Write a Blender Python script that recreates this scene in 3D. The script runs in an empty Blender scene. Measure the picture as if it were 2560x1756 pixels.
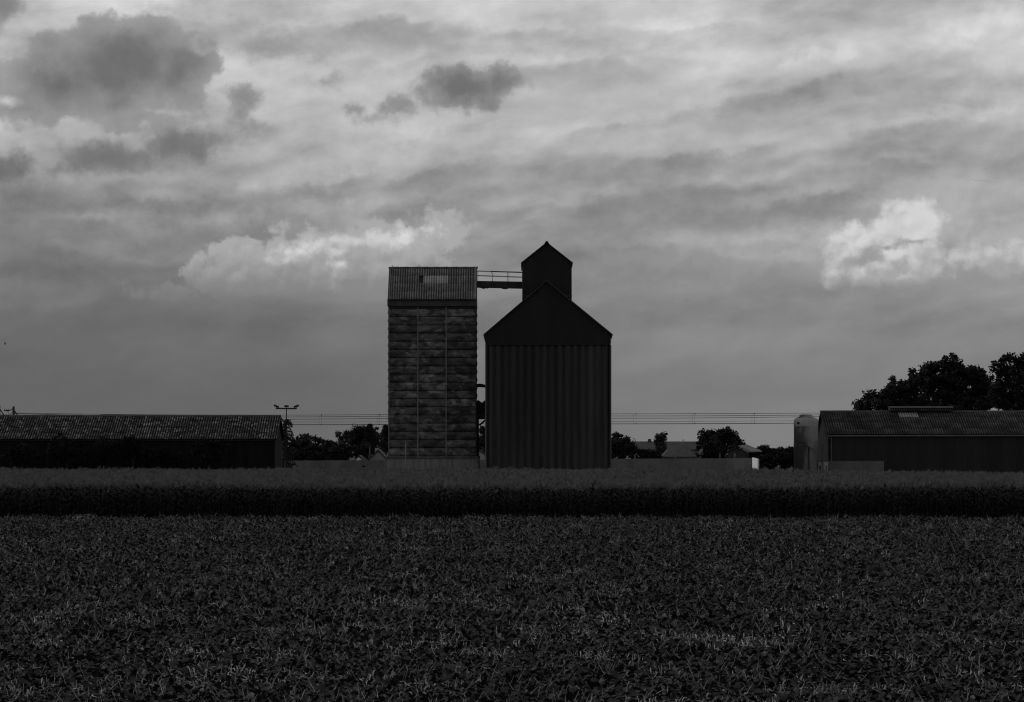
import bpy, math, random
from mathutils import Vector, Matrix, noise as mnoise

scene = bpy.context.scene
col = scene.collection
R = math.radians

# ---------------------------------------------------------------- camera
F, H, HY, CX = 9450.0, 4.3, 1118.0, 1280.0     # focal length in px of the 2560 px photo, eye height, horizon row, centre
cam_d = bpy.data.cameras.new('camera')
cam = bpy.data.objects.new('camera', cam_d)
col.objects.link(cam)
cam.location = (0, 0, H)
cam.rotation_euler = (R(90), 0, 0)
cam_d.sensor_width = 36.0
cam_d.lens = 36.0 * F / 2560.0
cam_d.shift_y = (HY - 878.0) / 2560.0
cam_d.clip_start = 1.0
cam_d.clip_end = 20000.0
scene.camera = cam

# ---------------------------------------------------------------- exposure
vs = scene.view_settings
vs.view_transform = 'Standard'
vs.look = 'None'
vs.exposure = 0.0
vs.gamma = 1.0
vs.use_curve_mapping = False
scene.render.engine = 'CYCLES'
scene.cycles.use_denoising = True
scene.cycles.filter_width = 1.15
scene.cycles.max_bounces = 4
scene.cycles.diffuse_bounces = 2

# ---------------------------------------------------------------- sun (low, veiled, from the left)
SUN_EL, SUN_AZ = 24.0, -84.0          # azimuth from the view direction, negative = left
sun_d = bpy.data.lights.new('sun', 'SUN')
sun_d.energy = 0.9
sun_d.angle = R(12)
sun_d.color = (1.0, 1.0, 1.0)         # black and white photograph
sun = bpy.data.objects.new('sun', sun_d)
col.objects.link(sun)
sdir = Vector((math.sin(R(SUN_AZ)) * math.cos(R(SUN_EL)), math.cos(R(SUN_AZ)) * math.cos(R(SUN_EL)), math.sin(R(SUN_EL))))
sun.rotation_euler = (-sdir).to_track_quat('-Z', 'Y').to_euler()
sun.location = sdir * 200

# ---------------------------------------------------------------- world: cloudy evening sky
world = bpy.data.worlds.new('World')
scene.world = world
world.use_nodes = True
nt = world.node_tree
nt.nodes.clear()


class NG:
    """small helper to write node maths"""
    def __init__(s, tree): s.t = tree
    def n(s, typ, **kw):
        nd = s.t.nodes.new(typ)
        for k, v in kw.items(): setattr(nd, k, v)
        return nd
    def put(s, sock, v):
        if v is None: return
        if isinstance(v, bpy.types.NodeSocket): s.t.links.new(v, sock)
        else: sock.default_value = v
    def m(s, op, a, b=None, c=None, clamp=False):
        nd = s.n('ShaderNodeMath', operation=op, use_clamp=clamp)
        for i, v in enumerate((a, b, c)): s.put(nd.inputs[i], v)
        return nd.outputs[0]
    def v(s, op, a, b=None, scale=None):
        nd = s.n('ShaderNodeVectorMath', operation=op)
        s.put(nd.inputs[0], a); s.put(nd.inputs[1], b)
        if scale is not None: s.put(nd.inputs['Scale'], scale)
        return nd.outputs['Value'] if op in ('LENGTH', 'DOT_PRODUCT', 'DISTANCE') else nd.outputs[0]
    def xyz(s, x, y, z):
        nd = s.n('ShaderNodeCombineXYZ')
        for i, v in enumerate((x, y, z)): s.put(nd.inputs[i], v)
        return nd.outputs[0]
    def sep(s, v):
        nd = s.n('ShaderNodeSeparateXYZ'); s.put(nd.inputs[0], v); return nd.outputs
    def ss(s, v, a, b, o0=0.0, o1=1.0, kind='SMOOTHSTEP'):
        nd = s.n('ShaderNodeMapRange', interpolation_type=kind)
        s.put(nd.inputs[0], v)
        for i, q in zip((1, 2, 3, 4), (a, b, o0, o1)): s.put(nd.inputs[i], q)
        return nd.outputs[0]
    def noise(s, vec, scale, detail=6, rough=0.55, dist=0.0, color=False, lac=2.0):
        nd = s.n('ShaderNodeTexNoise', noise_dimensions='3D')
        s.put(nd.inputs['Vector'], vec)
        nd.inputs['Scale'].default_value = scale
        nd.inputs['Detail'].default_value = detail
        nd.inputs['Roughness'].default_value = rough
        nd.inputs['Lacunarity'].default_value = lac
        nd.inputs['Distortion'].default_value = dist
        return nd.outputs[1] if color else nd.outputs[0]
    def voro(s, vec, scale, detail=2.0, rough=0.5):
        nd = s.n('ShaderNodeTexVoronoi', voronoi_dimensions='3D', feature='SMOOTH_F1')
        nd.normalize = True
        s.put(nd.inputs['Vector'], vec)
        nd.inputs['Scale'].default_value = scale
        nd.inputs['Detail'].default_value = detail
        nd.inputs['Roughness'].default_value = rough
        nd.inputs['Smoothness'].default_value = 0.35
        return nd.outputs['Distance']
    def lerp(s, a, b, t):
        nd = s.n('ShaderNodeMix', data_type='FLOAT', clamp_factor=True)
        s.put(nd.inputs[0], t); s.put(nd.inputs[2], a); s.put(nd.inputs[3], b)
        return nd.outputs[0]
    def ramp(s, v, pts):
        nd = s.n('ShaderNodeFloatCurve') if False else s.n('ShaderNodeValToRGB')
        cr = nd.color_ramp
        cr.interpolation = 'EASE'
        while len(cr.elements) < len(pts): cr.elements.new(0.5)
        for e, (p, g) in zip(cr.elements, pts):
            e.position = p; e.color = (g, g, g, 1)
        s.put(nd.inputs[0], v)
        return nd.outputs[0]


def build_sky():
    g = NG(nt)
    dirv = g.n('ShaderNodeTexCoord').outputs['Generated']
    x, y, z = g.sep(dirv)
    K = F / 1000.0
    az = g.m('MULTIPLY', g.m('ARCTAN2', x, y), K)       # thousand photo pixels at the horizon
    el = g.m('MULTIPLY', g.m('ARCSINE', z), K)
    # ---- general cloud deck, everywhere
    base = g.ramp(g.ss(el, 0.0, 1.3, kind='LINEAR'),
                  [(0.0, .140), (.10, .142), (.22, .165), (.32, .225), (.42, .315), (.52, .42), (.64, .525), (.80, .57), (1.0, .60)])
    base = g.m('MULTIPLY', base, g.ss(el, 1.5, 6.0, 1.0, .42))       # sky dimmed overhead, out of view, to darken the ground
    side = g.ss(az, -1.0, .9)
    low = g.ss(el, .85, .15)
    base = g.m('MULTIPLY', base, g.m('ADD', g.m('MULTIPLY', g.m('MULTIPLY', side, low), .60), .86))
    Dst = g.v('MULTIPLY', dirv, (K, K, K * 3.6))
    s1 = g.noise(Dst, 1.5, 4, .5)
    amp = g.ss(el, .05, .6, .08, .22)
    deck = g.m('MULTIPLY', base, g.m('ADD', g.m('MULTIPLY', g.m('SUBTRACT', g.ss(s1, .3, .7), .5), amp), 1.0))
    sky = g.n('ShaderNodeTexSky', sky_type='NISHITA')
    sky.sun_disc = False
    sky.sun_elevation = R(SUN_EL)
    sky.sun_rotation = R(SUN_AZ)
    bw = g.n('ShaderNodeRGBToBW')
    nt.links.new(sky.outputs[0], bw.inputs[0])
    clear = g.m('MINIMUM', g.m('MULTIPLY', bw.outputs[0], .1), .5)
    deck = g.lerp(deck, clear, .05)                      # daylight sky glimmers through the thin deck
    # ---- single clouds, in the part of the sky above the farm
    ca, sa = math.cos(R(11)), math.sin(R(11))
    uu = g.m('ADD', g.m('MULTIPLY', az, ca), g.m('MULTIPLY', el, sa))
    vv = g.m('SUBTRACT', g.m('MULTIPLY', el, ca), g.m('MULTIPLY', az, sa))
    P0 = g.xyz(az, el, 0.0)

    def n2(vec, scale, detail, rough=.55, color=False):
        nd = g.n('ShaderNodeTexNoise', noise_dimensions='2D')
        g.put(nd.inputs['Vector'], vec)
        nd.inputs['Scale'].default_value = scale
        nd.inputs['Detail'].default_value = detail
        nd.inputs['Roughness'].default_value = rough
        return nd.outputs[1] if color else nd.outputs[0]
    w0 = g.v('SUBTRACT', n2(P0, 4.0, 2, .5, True), (.5, .5, .5))
    st = g.v('ADD', g.xyz(uu, g.m('MULTIPLY', vv, 3.4), 0.0), g.v('SCALE', w0, scale=.20))
    s2 = g.m('SUBTRACT', n2(st, 1.6, 6, .46), .5)
    s3 = g.m('SUBTRACT', n2(st, 7.0, 6, .6), .5)
    bvec = g.v('ADD', g.v('MULTIPLY', P0, (1, 1.7, 1)), (3.3, 7.7, 0))
    b1 = g.m('SUBTRACT', n2(bvec, 3.6, 8, .53), .5)
    b2 = g.m('SUBTRACT', n2(g.v('ADD', bvec, (-.022, .050, 0)), 3.6, 7, .53), .5)
    emb = g.m('SUBTRACT', b1, b2)                        # lit tops and grey undersides of the banks
    s4 = g.m('SUBTRACT', n2(g.v('ADD', st, (-.02, .075, 0)), 1.6, 6, .46), .5)
    emb2 = g.m('SUBTRACT', s2, s4)
    famp = g.ss(el, .08, .62, .16, 1.0)
    t = g.m('ADD', g.m('MULTIPLY', g.m('SUBTRACT', g.ss(s2, -.16, .16), .5), .30), g.m('ADD', g.m('MULTIPLY', s3, .20), g.m('MULTIPLY', b1, .55)))
    t = g.m('ADD', t, g.m('ADD', g.m('MULTIPLY', emb, .55), g.m('MULTIPLY', emb2, .5)))
    L = g.m('MULTIPLY', deck, g.m('ADD', 1.0, g.m('MULTIPLY', t, famp)))
    w1 = g.v('SUBTRACT', n2(P0, 7.0, 3, .5, True), (.5, .5, .5))
    w2 = g.v('SUBTRACT', n2(P0, 26.0, 5, .62, True), (.5, .5, .5))
    P = g.v('MULTIPLY', g.v('ADD', P0, g.v('ADD', g.v('SCALE', w1, scale=.06), g.v('SCALE', w2, scale=.032))), (1, 1, 0))
    Pw = g.v('MULTIPLY', g.v('ADD', P0, g.v('SCALE', w2, scale=.028)), (1, 1, 0))
    fine = g.m('SUBTRACT', n2(P0, 15.0, 7, .64), .5)

    def puff(vec):
        nd = g.n('ShaderNodeTexVoronoi', voronoi_dimensions='2D', feature='F1')
        nd.normalize = True
        g.put(nd.inputs['Vector'], vec)
        nd.inputs['Scale'].default_value = 11.0
        nd.inputs['Detail'].default_value = 3.0
        nd.inputs['Roughness'].default_value = .45
        return g.m('SUBTRACT', .47, nd.outputs['Distance'])
    pf0 = puff(Pw)
    pf1 = puff(g.v('ADD', Pw, (-.010, .015, 0)))
    relief = g.m('SUBTRACT', pf0, pf1)

    def ell(Pv, lst):
        out = None
        for (cx, cy, rx, ry) in lst:
            q = g.v('DIVIDE', g.v('SUBTRACT', Pv, ((cx - CX) / 1000, (HY - cy) / 1000, 0)), (rx / 1000, ry / 1000, 1))
            d = g.m('MULTIPLY', g.m('SUBTRACT', 1.0, g.v('LENGTH', q)), min(rx, ry) / 1000)
            out = d if out is None else g.m('SMOOTH_MAX', out, d, .015)
        return out

    def dark(lst, edge, core, soft, strength, rough=.06, deep=.06, pf=0.0, tex=.7):
        nonlocal L
        f = g.m('ADD', ell(P, lst), g.m('MULTIPLY', fine, rough))
        if pf: f = g.m('ADD', f, g.m('MULTIPLY', pf0, pf))
        mask = g.m('MULTIPLY', g.ss(f, -soft * .35, soft), strength)
        val = g.m('MULTIPLY', g.ss(f, 0.0, deep, edge, core), g.m('ADD', 1.0, g.m('ADD', g.m('MULTIPLY', b1, tex), g.m('MULTIPLY', relief, .35 if pf else .0))))
        L = g.lerp(L, val, mask)

    def bright(lst, body, top, soft, strength, pf=.05, k=1.6, grad=None, rough=.02, fade=None):
        nonlocal L
        f = g.m('ADD', ell(Pw, lst), g.m('ADD', g.m('MULTIPLY', pf0, pf), g.m('MULTIPLY', fine, rough)))
        mask = g.m('MULTIPLY', g.ss(f, -soft * .3, soft), strength)
        if fade: mask = g.m('MULTIPLY', mask, g.ss(el, (HY - fade[0]) / 1000, (HY - fade[1]) / 1000))   # base melts into the haze
        lit = g.m('MULTIPLY', relief, k)
        if grad:                     # (row where the light begins, row where it is full)
            lit = g.m('ADD', lit, g.ss(el, (HY - grad[0]) / 1000, (HY - grad[1]) / 1000, -.25, .75))
        val = g.lerp(body, top, g.ss(lit, -.15, .85))
        L = g.lerp(L, val, mask)

    # streaks and soft bands
    dark([(330, 512, 440, 40), (60, 490, 160, 46)], .215, .175, .05, .9, .05)
    dark([(120, 605, 280, 26), (560, 565, 220, 22)], .195, .17, .05, .75, .05)
    dark([(800, 480, 160, 36), (870, 458, 90, 26)], .32, .25, .035, .85, .05)
    dark([(1090, 452, 120, 26), (1180, 425, 80, 18)], .35, .29, .035, .8, .05)
    dark([(1020, 86, 340, 24), (780, 122, 250, 34), (560, 42, 340, 20)], .40, .34, .03, .85, .04)
    dark([(1330, 130, 200, 16)], .41, .35, .025, .85, .03)
    dark([(2380, 265, 300, 42), (2500, 215, 130, 40), (1960, 322, 140, 16)], .39, .32, .05, .85, .05)
    dark([(2440, 345, 70, 18)], .39, .33, .03, .8, .04)
    dark([(2030, 540, 200, 26), (1860, 560, 160, 20)], .32, .265, .04, .85, .05)
    dark([(1320, 455, 90, 26), (1730, 390, 70, 20), (1700, 420, 130, 18)], .42, .36, .035, .7, .05)
    bright([(1480, 250, 330, 90), (1750, 330, 280, 50)], .50, .56, .14, .6, .03, rough=.05)
    dark([(1615, 627, 120, 24)], .26, .20, .025, .9, .03)
    dark([(2450, 461, 56, 6)], .36, .27, .008, .95, .006, .008)
    # banks of stratocumulus: crisp upper edge, shade that fades out below
    Px, Py, _ = g.sep(P)
    jag = g.m('ADD', g.m('MULTIPLY', pf0, .022), g.m('ADD', g.m('MULTIPLY', fine, .045), g.m('MULTIPLY', s2, .16)))

    def bank(cx, cy, half, slope, depth, strength, rim=.05):
        nonlocal L
        u = g.m('SUBTRACT', Px, (cx - CX) / 1000)
        h = g.m('ADD', g.m('SUBTRACT', Py, g.m('ADD', g.m('MULTIPLY', u, slope), (HY - cy) / 1000)), jag)
        h = g.m('MULTIPLY', h, -1.0)
        across = g.ss(g.m('ABSOLUTE', u), half / 1000, half / 3000)
        sh = g.m('MULTIPLY', g.m('MULTIPLY', g.ss(h, -.012, .026), g.ss(h, depth * 1.5 / 1000, .015)), strength * .75)
        hl = g.m('MULTIPLY', g.m('MULTIPLY', g.ss(h, -.045, -.010), g.ss(h, .008, -.010)), rim * 1.4)
        L = g.m('MULTIPLY', L, g.m('ADD', 1.0, g.m('MULTIPLY', g.m('SUBTRACT', hl, sh), across)))

    for bk in ((780, 455, 240, .22, 70, .26), (1110, 428, 220, .18, 60, .24), (1750, 385, 280, .10, 60, .22), (2010, 512, 260, .12, 60, .24), (2240, 432, 150, .05, 60, .16, .07),
               (1560, 300, 330, .16, 50, .14), (1800, 470, 300, .10, 55, .18), (1400, 520, 260, .08, 60, .18), (720, 66, 420, .03, 55, .20), (1180, 60, 420, -.02, 60, .18),
               (480, 560, 330, .12, 60, .20), (2330, 300, 330, .18, 70, .20), (1930, 240, 260, .18, 55, .16), (1700, 60, 300, .06, 50, .14), (1780, 640, 420, .03, 110, .14, .08),
               (1000, 340, 260, .12, 50, .12), (1500, 175, 300, .04, 45, .13), (2380, 560, 200, .1, 60, .18), (980, 520, 220, .2, 50, .16), (300, 640, 320, .02, 70, .12)):
        bank(*bk)
    dark([(540, 600, 330, 46), (900, 560, 160, 30)], .205, .18, .07, .75, .05)
    # shadowed cumulus
    dark([(300, 170, 205, 118), (165, 222, 170, 84), (40, 284, 130, 30), (455, 178, 92, 96), (290, 255, 160, 56), (360, 304, 110, 26)], .31, .155, .018, .98, .04, .11, .07, .5)
    dark([(300, 398, 175, 50), (440, 374, 125, 48), (230, 428, 110, 26)], .27, .175, .03, .96, .05, .05, .05, .5)
    dark([(5, 430, 95, 44)], .24, .15, .035, .97, .05, .05, .05)
    dark([(0, 35, 50, 50), (0, 208, 46, 36)], .33, .24, .025, .9, .05, .05, .05)
    dark([(1165, 218, 138, 48), (1250, 205, 74, 40), (1090, 205, 54, 36), (1180, 252, 74, 28)], .31, .17, .018, .97, .05, .055, .05, .6)
    dark([(1000, 262, 30, 28), (965, 282, 38, 26), (930, 305, 46, 15), (895, 275, 26, 16)], .38, .26, .016, .92, .05, .03, .04)
    dark([(605, 252, 50, 30), (600, 288, 30, 38), (620, 318, 70, 17)], .35, .225, .02, .92, .05, .04, .05)
    dark([(520, 118, 42, 22), (810, 205, 40, 15)], .40, .31, .02, .8, .05, .03, .04)
    dark([(2155, 222, 76, 34), (2240, 205, 54, 20)], .41, .32, .035, .88, .04, .04, .04)
    # lit cumulus
    bright([(2050, 160, 94, 34), (1980, 175, 66, 24), (2105, 145, 44, 28)], .50, .70, .03, .85, .03, grad=(210, 120))
    bright([(2400, 105, 110, 50), (2490, 60, 90, 34), (2250, 158, 140, 12)], .54, .74, .05, .85, .03, grad=(200, 60))
    bright([(1590, 48, 52, 20), (1480, 78, 40, 22)], .52, .66, .035, .7, .03)
    bright([(400, 487, 66, 18), (230, 545, 130, 11), (330, 448, 120, 11)], .38, .46, .025, .75, .02)
    bright([(20, 262, 26, 14)], .55, .75, .02, .9, .02)
    bright([(560, 700, 80, 56), (640, 685, 110, 70), (735, 660, 100, 80), (800, 690, 100, 66), (880, 650, 110, 60), (970, 615, 120, 56), (1060, 580, 80, 42), (640, 735, 170, 30), (790, 735, 150, 28)],
           .245, .40, .020, .97, .11, 1.2, grad=(765, 600), rough=.10, fade=(775, 690))
    bright([(752, 630, 42, 30), (700, 642, 34, 10), (838, 668, 24, 36), (1018, 585, 26, 18), (1050, 572, 30, 14), (985, 602, 26, 8)],
           .34, .74, .032, .92, .06, 2.4, grad=(700, 600), rough=.07)
    bright([(660, 638, 28, 10), (890, 608, 46, 13), (945, 598, 34, 12)], .36, .60, .02, .9, .04, 2.2, grad=(640, 590), rough=.05)
    bright([(390, 735, 100, 12), (60, 720, 80, 14)], .195, .235, .025, .7, .02)
    bright([(1800, 605, 22, 13), (1840, 622, 100, 10), (1960, 622, 90, 11)], .33, .45, .015, .8, .03)
    bright([(1700, 660, 180, 46), (1900, 680, 190, 50), (1560, 690, 130, 54)], .225, .30, .06, .75, .04, grad=(750, 620))
    bright([(2310, 630, 280, 100), (2200, 690, 170, 46), (2330, 520, 150, 60)], .29, .44, .06, .9, .05, 1.8, grad=(730, 540), rough=.06, fade=(760, 680))
    bright([(2088, 665, 32, 58), (2112, 620, 38, 44), (2150, 605, 34, 32), (2185, 690, 90, 30), (2235, 600, 66, 46), (2275, 552, 70, 50), (2300, 660, 60, 44)],
           .38, .66, .022, .94, .055, 2.4, grad=(750, 570), rough=.05, fade=(735, 690))
    bright([(2500, 655, 66, 40), (2420, 645, 50, 24), (2550, 630, 60, 36), (2360, 650, 50, 30)], .35, .56, .03, .9, .05, 2.2, grad=(720, 590), rough=.06, fade=(725, 690))
    bright([(2085, 640, 18, 40), (2215, 603, 30, 18), (2255, 572, 46, 34)], .55, .78, .04, .8, .04, 2.0, rough=.06)
    dark([(2215, 628, 54, 12), (2275, 615, 54, 9)], .36, .26, .012, .95, .03, .02)
    # ---- put together: the detailed part fades into the general deck to every side
    win = g.m('MULTIPLY', g.m('MULTIPLY', g.ss(az, -1.9, -1.5), g.ss(az, 1.9, 1.5)), g.m('MULTIPLY', g.ss(el, 1.75, 1.4), g.ss(el, -.08, -.04)))
    bgs = []
    for v_ in (deck, L):
        bg = g.n('ShaderNodeBackground')
        nt.links.new(v_, bg.inputs[0])
        bg.inputs[1].default_value = 1.0
        bgs.append(bg)
    mx = g.n('ShaderNodeMixShader')
    nt.links.new(win, mx.inputs[0]); nt.links.new(bgs[0].outputs[0], mx.inputs[1]); nt.links.new(bgs[1].outputs[0], mx.inputs[2])
    out = g.n('ShaderNodeOutputWorld')
    nt.links.new(mx.outputs[0], out.inputs[0])


build_sky()
world.cycles.sampling_method = 'MANUAL'
world.cycles.sample_map_resolution = 512


# ---------------------------------------------------------------- helpers
def W(px, py, Y):
    """a photo pixel at distance Y -> a point"""
    return Vector(((px - CX) * Y / F, Y, H + (HY - py) * Y / F))
def PX(px, Y): return (px - CX) * Y / F
def PZ(py, Y): return H + (HY - py) * Y / F


class MB:
    def __init__(s): s.v, s.f, s.mi, s.smooth = [], [], [], False
    def add(s, vs_, fs_, mi=0):
        b = len(s.v); s.v += [tuple(q) for q in vs_]
        s.f += [tuple(b + i for i in q) for q in fs_]; s.mi += [mi] * len(fs_)
        return s
    def box(s, x0, x1, y0, y1, z0, z1, mi=0):
        return s.add([(x0, y0, z0), (x1, y0, z0), (x1, y1, z0), (x0, y1, z0), (x0, y0, z1), (x1, y0, z1), (x1, y1, z1), (x0, y1, z1)],
                     [(0, 3, 2, 1), (4, 5, 6, 7), (0, 1, 5, 4), (1, 2, 6, 5), (2, 3, 7, 6), (3, 0, 4, 7)], mi)
    def tube(s, pts, rad, n=6, mi=0, cap=True):
        pts = [Vector(p) for p in pts]
        if not isinstance(rad, (list, tuple)): rad = [rad] * len(pts)
        rings = []
        up = None
        for i, p in enumerate(pts):
            d = (pts[min(i + 1, len(pts) - 1)] - pts[max(i - 1, 0)]).normalized()
            a = d.orthogonal().normalized() if up is None else (up - d * up.dot(d)).normalized()
            up = a
            b = d.cross(a)
            rings.append([p + (a * math.cos(t) + b * math.sin(t)) * rad[i] for t in [2 * math.pi * k / n for k in range(n)]])
        vv = [q for r in rings for q in r]
        ff = [(i * n + k, i * n + (k + 1) % n, (i + 1) * n + (k + 1) % n, (i + 1) * n + k) for i in range(len(pts) - 1) for k in range(n)]
        if cap: ff += [tuple(range(n - 1, -1, -1)), tuple((len(pts) - 1) * n + k for k in range(n))]
        return s.add(vv, ff, mi)
    def prism(s, poly, y0, y1, mi=0):
        """polygon in x,z extruded along y"""
        n = len(poly)
        vv = [(x, y0, z) for x, z in poly] + [(x, y1, z) for x, z in poly]
        ff = [tuple(range(n)), tuple(range(2 * n - 1, n - 1, -1))] + [(k, k + n, (k + 1) % n + n, (k + 1) % n) for k in range(n)]
        return s.add(vv, ff, mi)
    def prismx(s, poly, x0, x1, mi=0):
        """polygon in y,z extruded along x"""
        n = len(poly)
        vv = [(x0, a, b) for a, b in poly] + [(x1, a, b) for a, b in poly]
        ff = [tuple(range(n)), tuple(range(2 * n - 1, n - 1, -1))] + [(k, k + n, (k + 1) % n + n, (k + 1) % n) for k in range(n)]
        return s.add(vv, ff, mi)
    def lathe(s, prof, n=24, c=(0, 0, 0), mi=0):
        vv = [(c[0] + r * math.cos(2 * math.pi * k / n), c[1] + r * math.sin(2 * math.pi * k / n), c[2] + z) for r, z in prof for k in range(n)]
        ff = [(i * n + k, i * n + (k + 1) % n, (i + 1) * n + (k + 1) % n, (i + 1) * n + k) for i in range(len(prof) - 1) for k in range(n)]
        return s.add(vv, ff, mi)
    def mesh(s, name, mats, smooth=False, angle=None):
        me = bpy.data.meshes.new(name)
        me.from_pydata(s.v, [], s.f)
        for m_ in (mats if isinstance(mats, (list, tuple)) else [mats]): me.materials.append(m_)
        me.polygons.foreach_set('material_index', s.mi)
        if smooth: me.polygons.foreach_set('use_smooth', [True] * len(me.polygons))
        me.validate()
        # consistent outward normals
        import bmesh
        if angle is not False:
            bm = bmesh.new(); bm.from_mesh(me); bmesh.ops.recalc_face_normals(bm, faces=bm.faces); bm.to_mesh(me); bm.free()
        return me


def put(name, mesh_or_mb, mats=None, parent=None, loc=None, rot=None, smooth=False, fix=True):
    me = mesh_or_mb.mesh(name, mats, smooth, None if fix else False) if isinstance(mesh_or_mb, MB) else mesh_or_mb
    o = bpy.data.objects.new(name, me)
    col.objects.link(o)
    if loc is not None: o.location = loc
    if rot is not None: o.rotation_euler = rot
    if parent is not None:
        o.parent = parent
    return o
def tag(o, label, cat, group=None):
    o['label'] = label; o['category'] = cat
    if group: o['group'] = group
    return o
def thing(name, label, cat, loc=(0, 0, 0), rz=0.0, group=None):
    o = bpy.data.objects.new(name, None)
    o.empty_display_size = .3
    col.objects.link(o); o.location = loc; o.rotation_euler = (0, 0, rz)
    return tag(o, label, cat, group)


# ---------------------------------------------------------------- materials (all neutral grey: a black and white place)
def mat(name, lo, hi, scale=1.0, stretch=(1, 1, 1), detail=6, rough=.75, spec=.3, bump=0.0, bscale=None, rand=0.0, contrast=(.35, .65), second=None, metal=0.0, translucent=0.0, grime_shade=None):
    m = bpy.data.materials.new(name)
    m.use_nodes = True
    t = m.node_tree; t.nodes.clear(); g = NG(t)
    pos = g.n('ShaderNodeNewGeometry').outputs['Position']
    vec = g.v('MULTIPLY', pos, stretch)
    f = g.ss(g.noise(vec, scale, detail, .6, .2), contrast[0], contrast[1])
    val = g.lerp(lo, hi, f)
    if second:                      # (scale, stretch, value, threshold_lo, threshold_hi)
        f2 = g.ss(g.noise(g.v('MULTIPLY', pos, second[1]), second[0], 5, .62, .4), second[3], second[4])
        val = g.lerp(val, second[2], f2)
    if grime_shade:                        # grime and painted-in shade along the valleys of corrugated sheets: (value, amount)
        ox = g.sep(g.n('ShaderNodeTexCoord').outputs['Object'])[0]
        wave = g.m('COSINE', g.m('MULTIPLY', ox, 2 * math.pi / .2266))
        f3 = g.m('MULTIPLY', g.ss(g.m('ADD', wave, g.m('MULTIPLY', g.m('SUBTRACT', g.noise(pos, 4.0, 5, .7), .5), 2.2)), .35, -.35), grime_shade[1])
        val = g.lerp(val, grime_shade[0], f3)
    if rand:
        rnd = g.n('ShaderNodeObjectInfo').outputs['Random']
        val = g.m('MULTIPLY', val, g.ss(rnd, 0, 1, 1 - rand, 1 + rand, 'LINEAR'))
    b = g.n('ShaderNodeBsdfPrincipled')
    cmb = g.n('ShaderNodeCombineColor')
    for i in range(3): t.links.new(val, cmb.inputs[i])
    t.links.new(cmb.outputs[0], b.inputs['Base Color'])
    b.inputs['Roughness'].default_value = rough
    b.inputs['Specular IOR Level'].default_value = spec
    b.inputs['Metallic'].default_value = metal
    if bump:
        bn = g.n('ShaderNodeBump')
        bn.inputs['Strength'].default_value = 1.0
        bn.inputs['Distance'].default_value = bump
        t.links.new(g.noise(pos, bscale or scale * 6, 4, .6), bn.inputs['Height'])
        t.links.new(bn.outputs[0], b.inputs['Normal'])
    out = g.n('ShaderNodeOutputMaterial')
    if translucent:
        tr = g.n('ShaderNodeBsdfTranslucent'); t.links.new(cmb.outputs[0], tr.inputs[0])
        mx = g.n('ShaderNodeMixShader'); mx.inputs[0].default_value = translucent
        t.links.new(b.outputs[0], mx.inputs[1]); t.links.new(tr.outputs[0], mx.inputs[2]); t.links.new(mx.outputs[0], out.inputs[0])
    else:
        t.links.new(b.outputs[0], out.inputs[0])
    return m


M = {}
M['soil'] = mat('soil', .02, .045, .8, bump=.03, bscale=4)
M['panel'] = mat('weathered_panel', .024, .080, .8, (1.1, 1.0, 2.2), 8, .7, .25, .006, 9, .36, (.40, .60),
                 second=(.75, (1.3, 1.0, 2.0), .16, .50, .66))
M['bar'] = mat('galvanised_bar', .11, .17, 1.2, (1, 1, .6), rough=.6)
M['trim'] = mat('dark_trim', .012, .02, 2)
M['fascia'] = mat('fascia_metal', .028, .045, 1.5, (1, 1, .3), rough=.6)
M['concrete'] = mat('board_marked_concrete', .13, .20, 1.2, (4, 4, .25), 6, .85, .2, .006, 12)
M['ledge'] = mat('stained_ledge', .05, .10, 1.4)
M['fibre'] = mat('fibre_cement', .11, .18, 1.6, (1, 1, 1), 7, .85, .2, .003, 30, .16, (.35, .65), second=(5.5, (1, 1, 1), .05, .60, .70), grime_shade=(.02, .8))
M['lichen'] = mat('lichen_fibre_cement', .03, .08, 1.1, (1, 1, 1), 8, .9, .15, .005, 25, .3, (.38, .62), second=(2.0, (1.3, .9, .9), .24, .54, .60), grime_shade=(.008, 1.0))
M['fibre2'] = mat('mossy_fibre_cement', .035, .08, .8, (1, .7, .7), 8, .9, .15, .004, 25, .3, (.4, .6), second=(4, (1, 1, 1), .17, .60, .67), grime_shade=(.012, .9))
M['skylight'] = mat('translucent_sheet', .22, .32, 1.5, rough=.45, rand=.1, grime_shade=(.10, .7))
M['hole'] = mat('dark_opening', .004, .006, 1)
M['ridge'] = mat('ridge_cap', .03, .05, 2)
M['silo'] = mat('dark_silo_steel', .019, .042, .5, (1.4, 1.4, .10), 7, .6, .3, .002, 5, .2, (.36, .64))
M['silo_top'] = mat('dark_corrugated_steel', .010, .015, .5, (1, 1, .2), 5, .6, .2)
M['steel'] = mat('black_steel', .012, .022, 2, rough=.6)
M['rail'] = mat('rail_steel', .03, .05, 2, rough=.5)
M['barnwood'] = mat('tarred_boards', .006, .011, .8, (3, 3, .3), 6, .85, .12)
M['barnwood2'] = mat('dark_barn_sheeting', .014, .022, .5, (2, 2, .2), 6, .7, .2)
M['gutter'] = mat('zinc_gutter', .09, .12, 1)
M['plinth'] = mat('rendered_plinth', .085, .12, .9)
M['wall'] = mat('precast_concrete', .12, .165, .6, (1, 1, .5), 6, .9, .15, rand=.07)
M['post'] = mat('concrete_post', .10, .16, 2)
M['white'] = mat('white_paint', .66, .80, 1.2, (1, 1, .4), rough=.6)
M['pale'] = mat('pale_render', .16, .22, .6)
M['pale2'] = mat('cream_render', .24, .32, .6)
M['slate'] = mat('slate_roof', .022, .036, 1.0, rough=.7)
M['tileroof'] = mat('weathered_tile_roof', .04, .065, 1.2, (1, 1, 2))
M['paleroof'] = mat('pale_metal_roof', .13, .17, .8)
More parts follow.
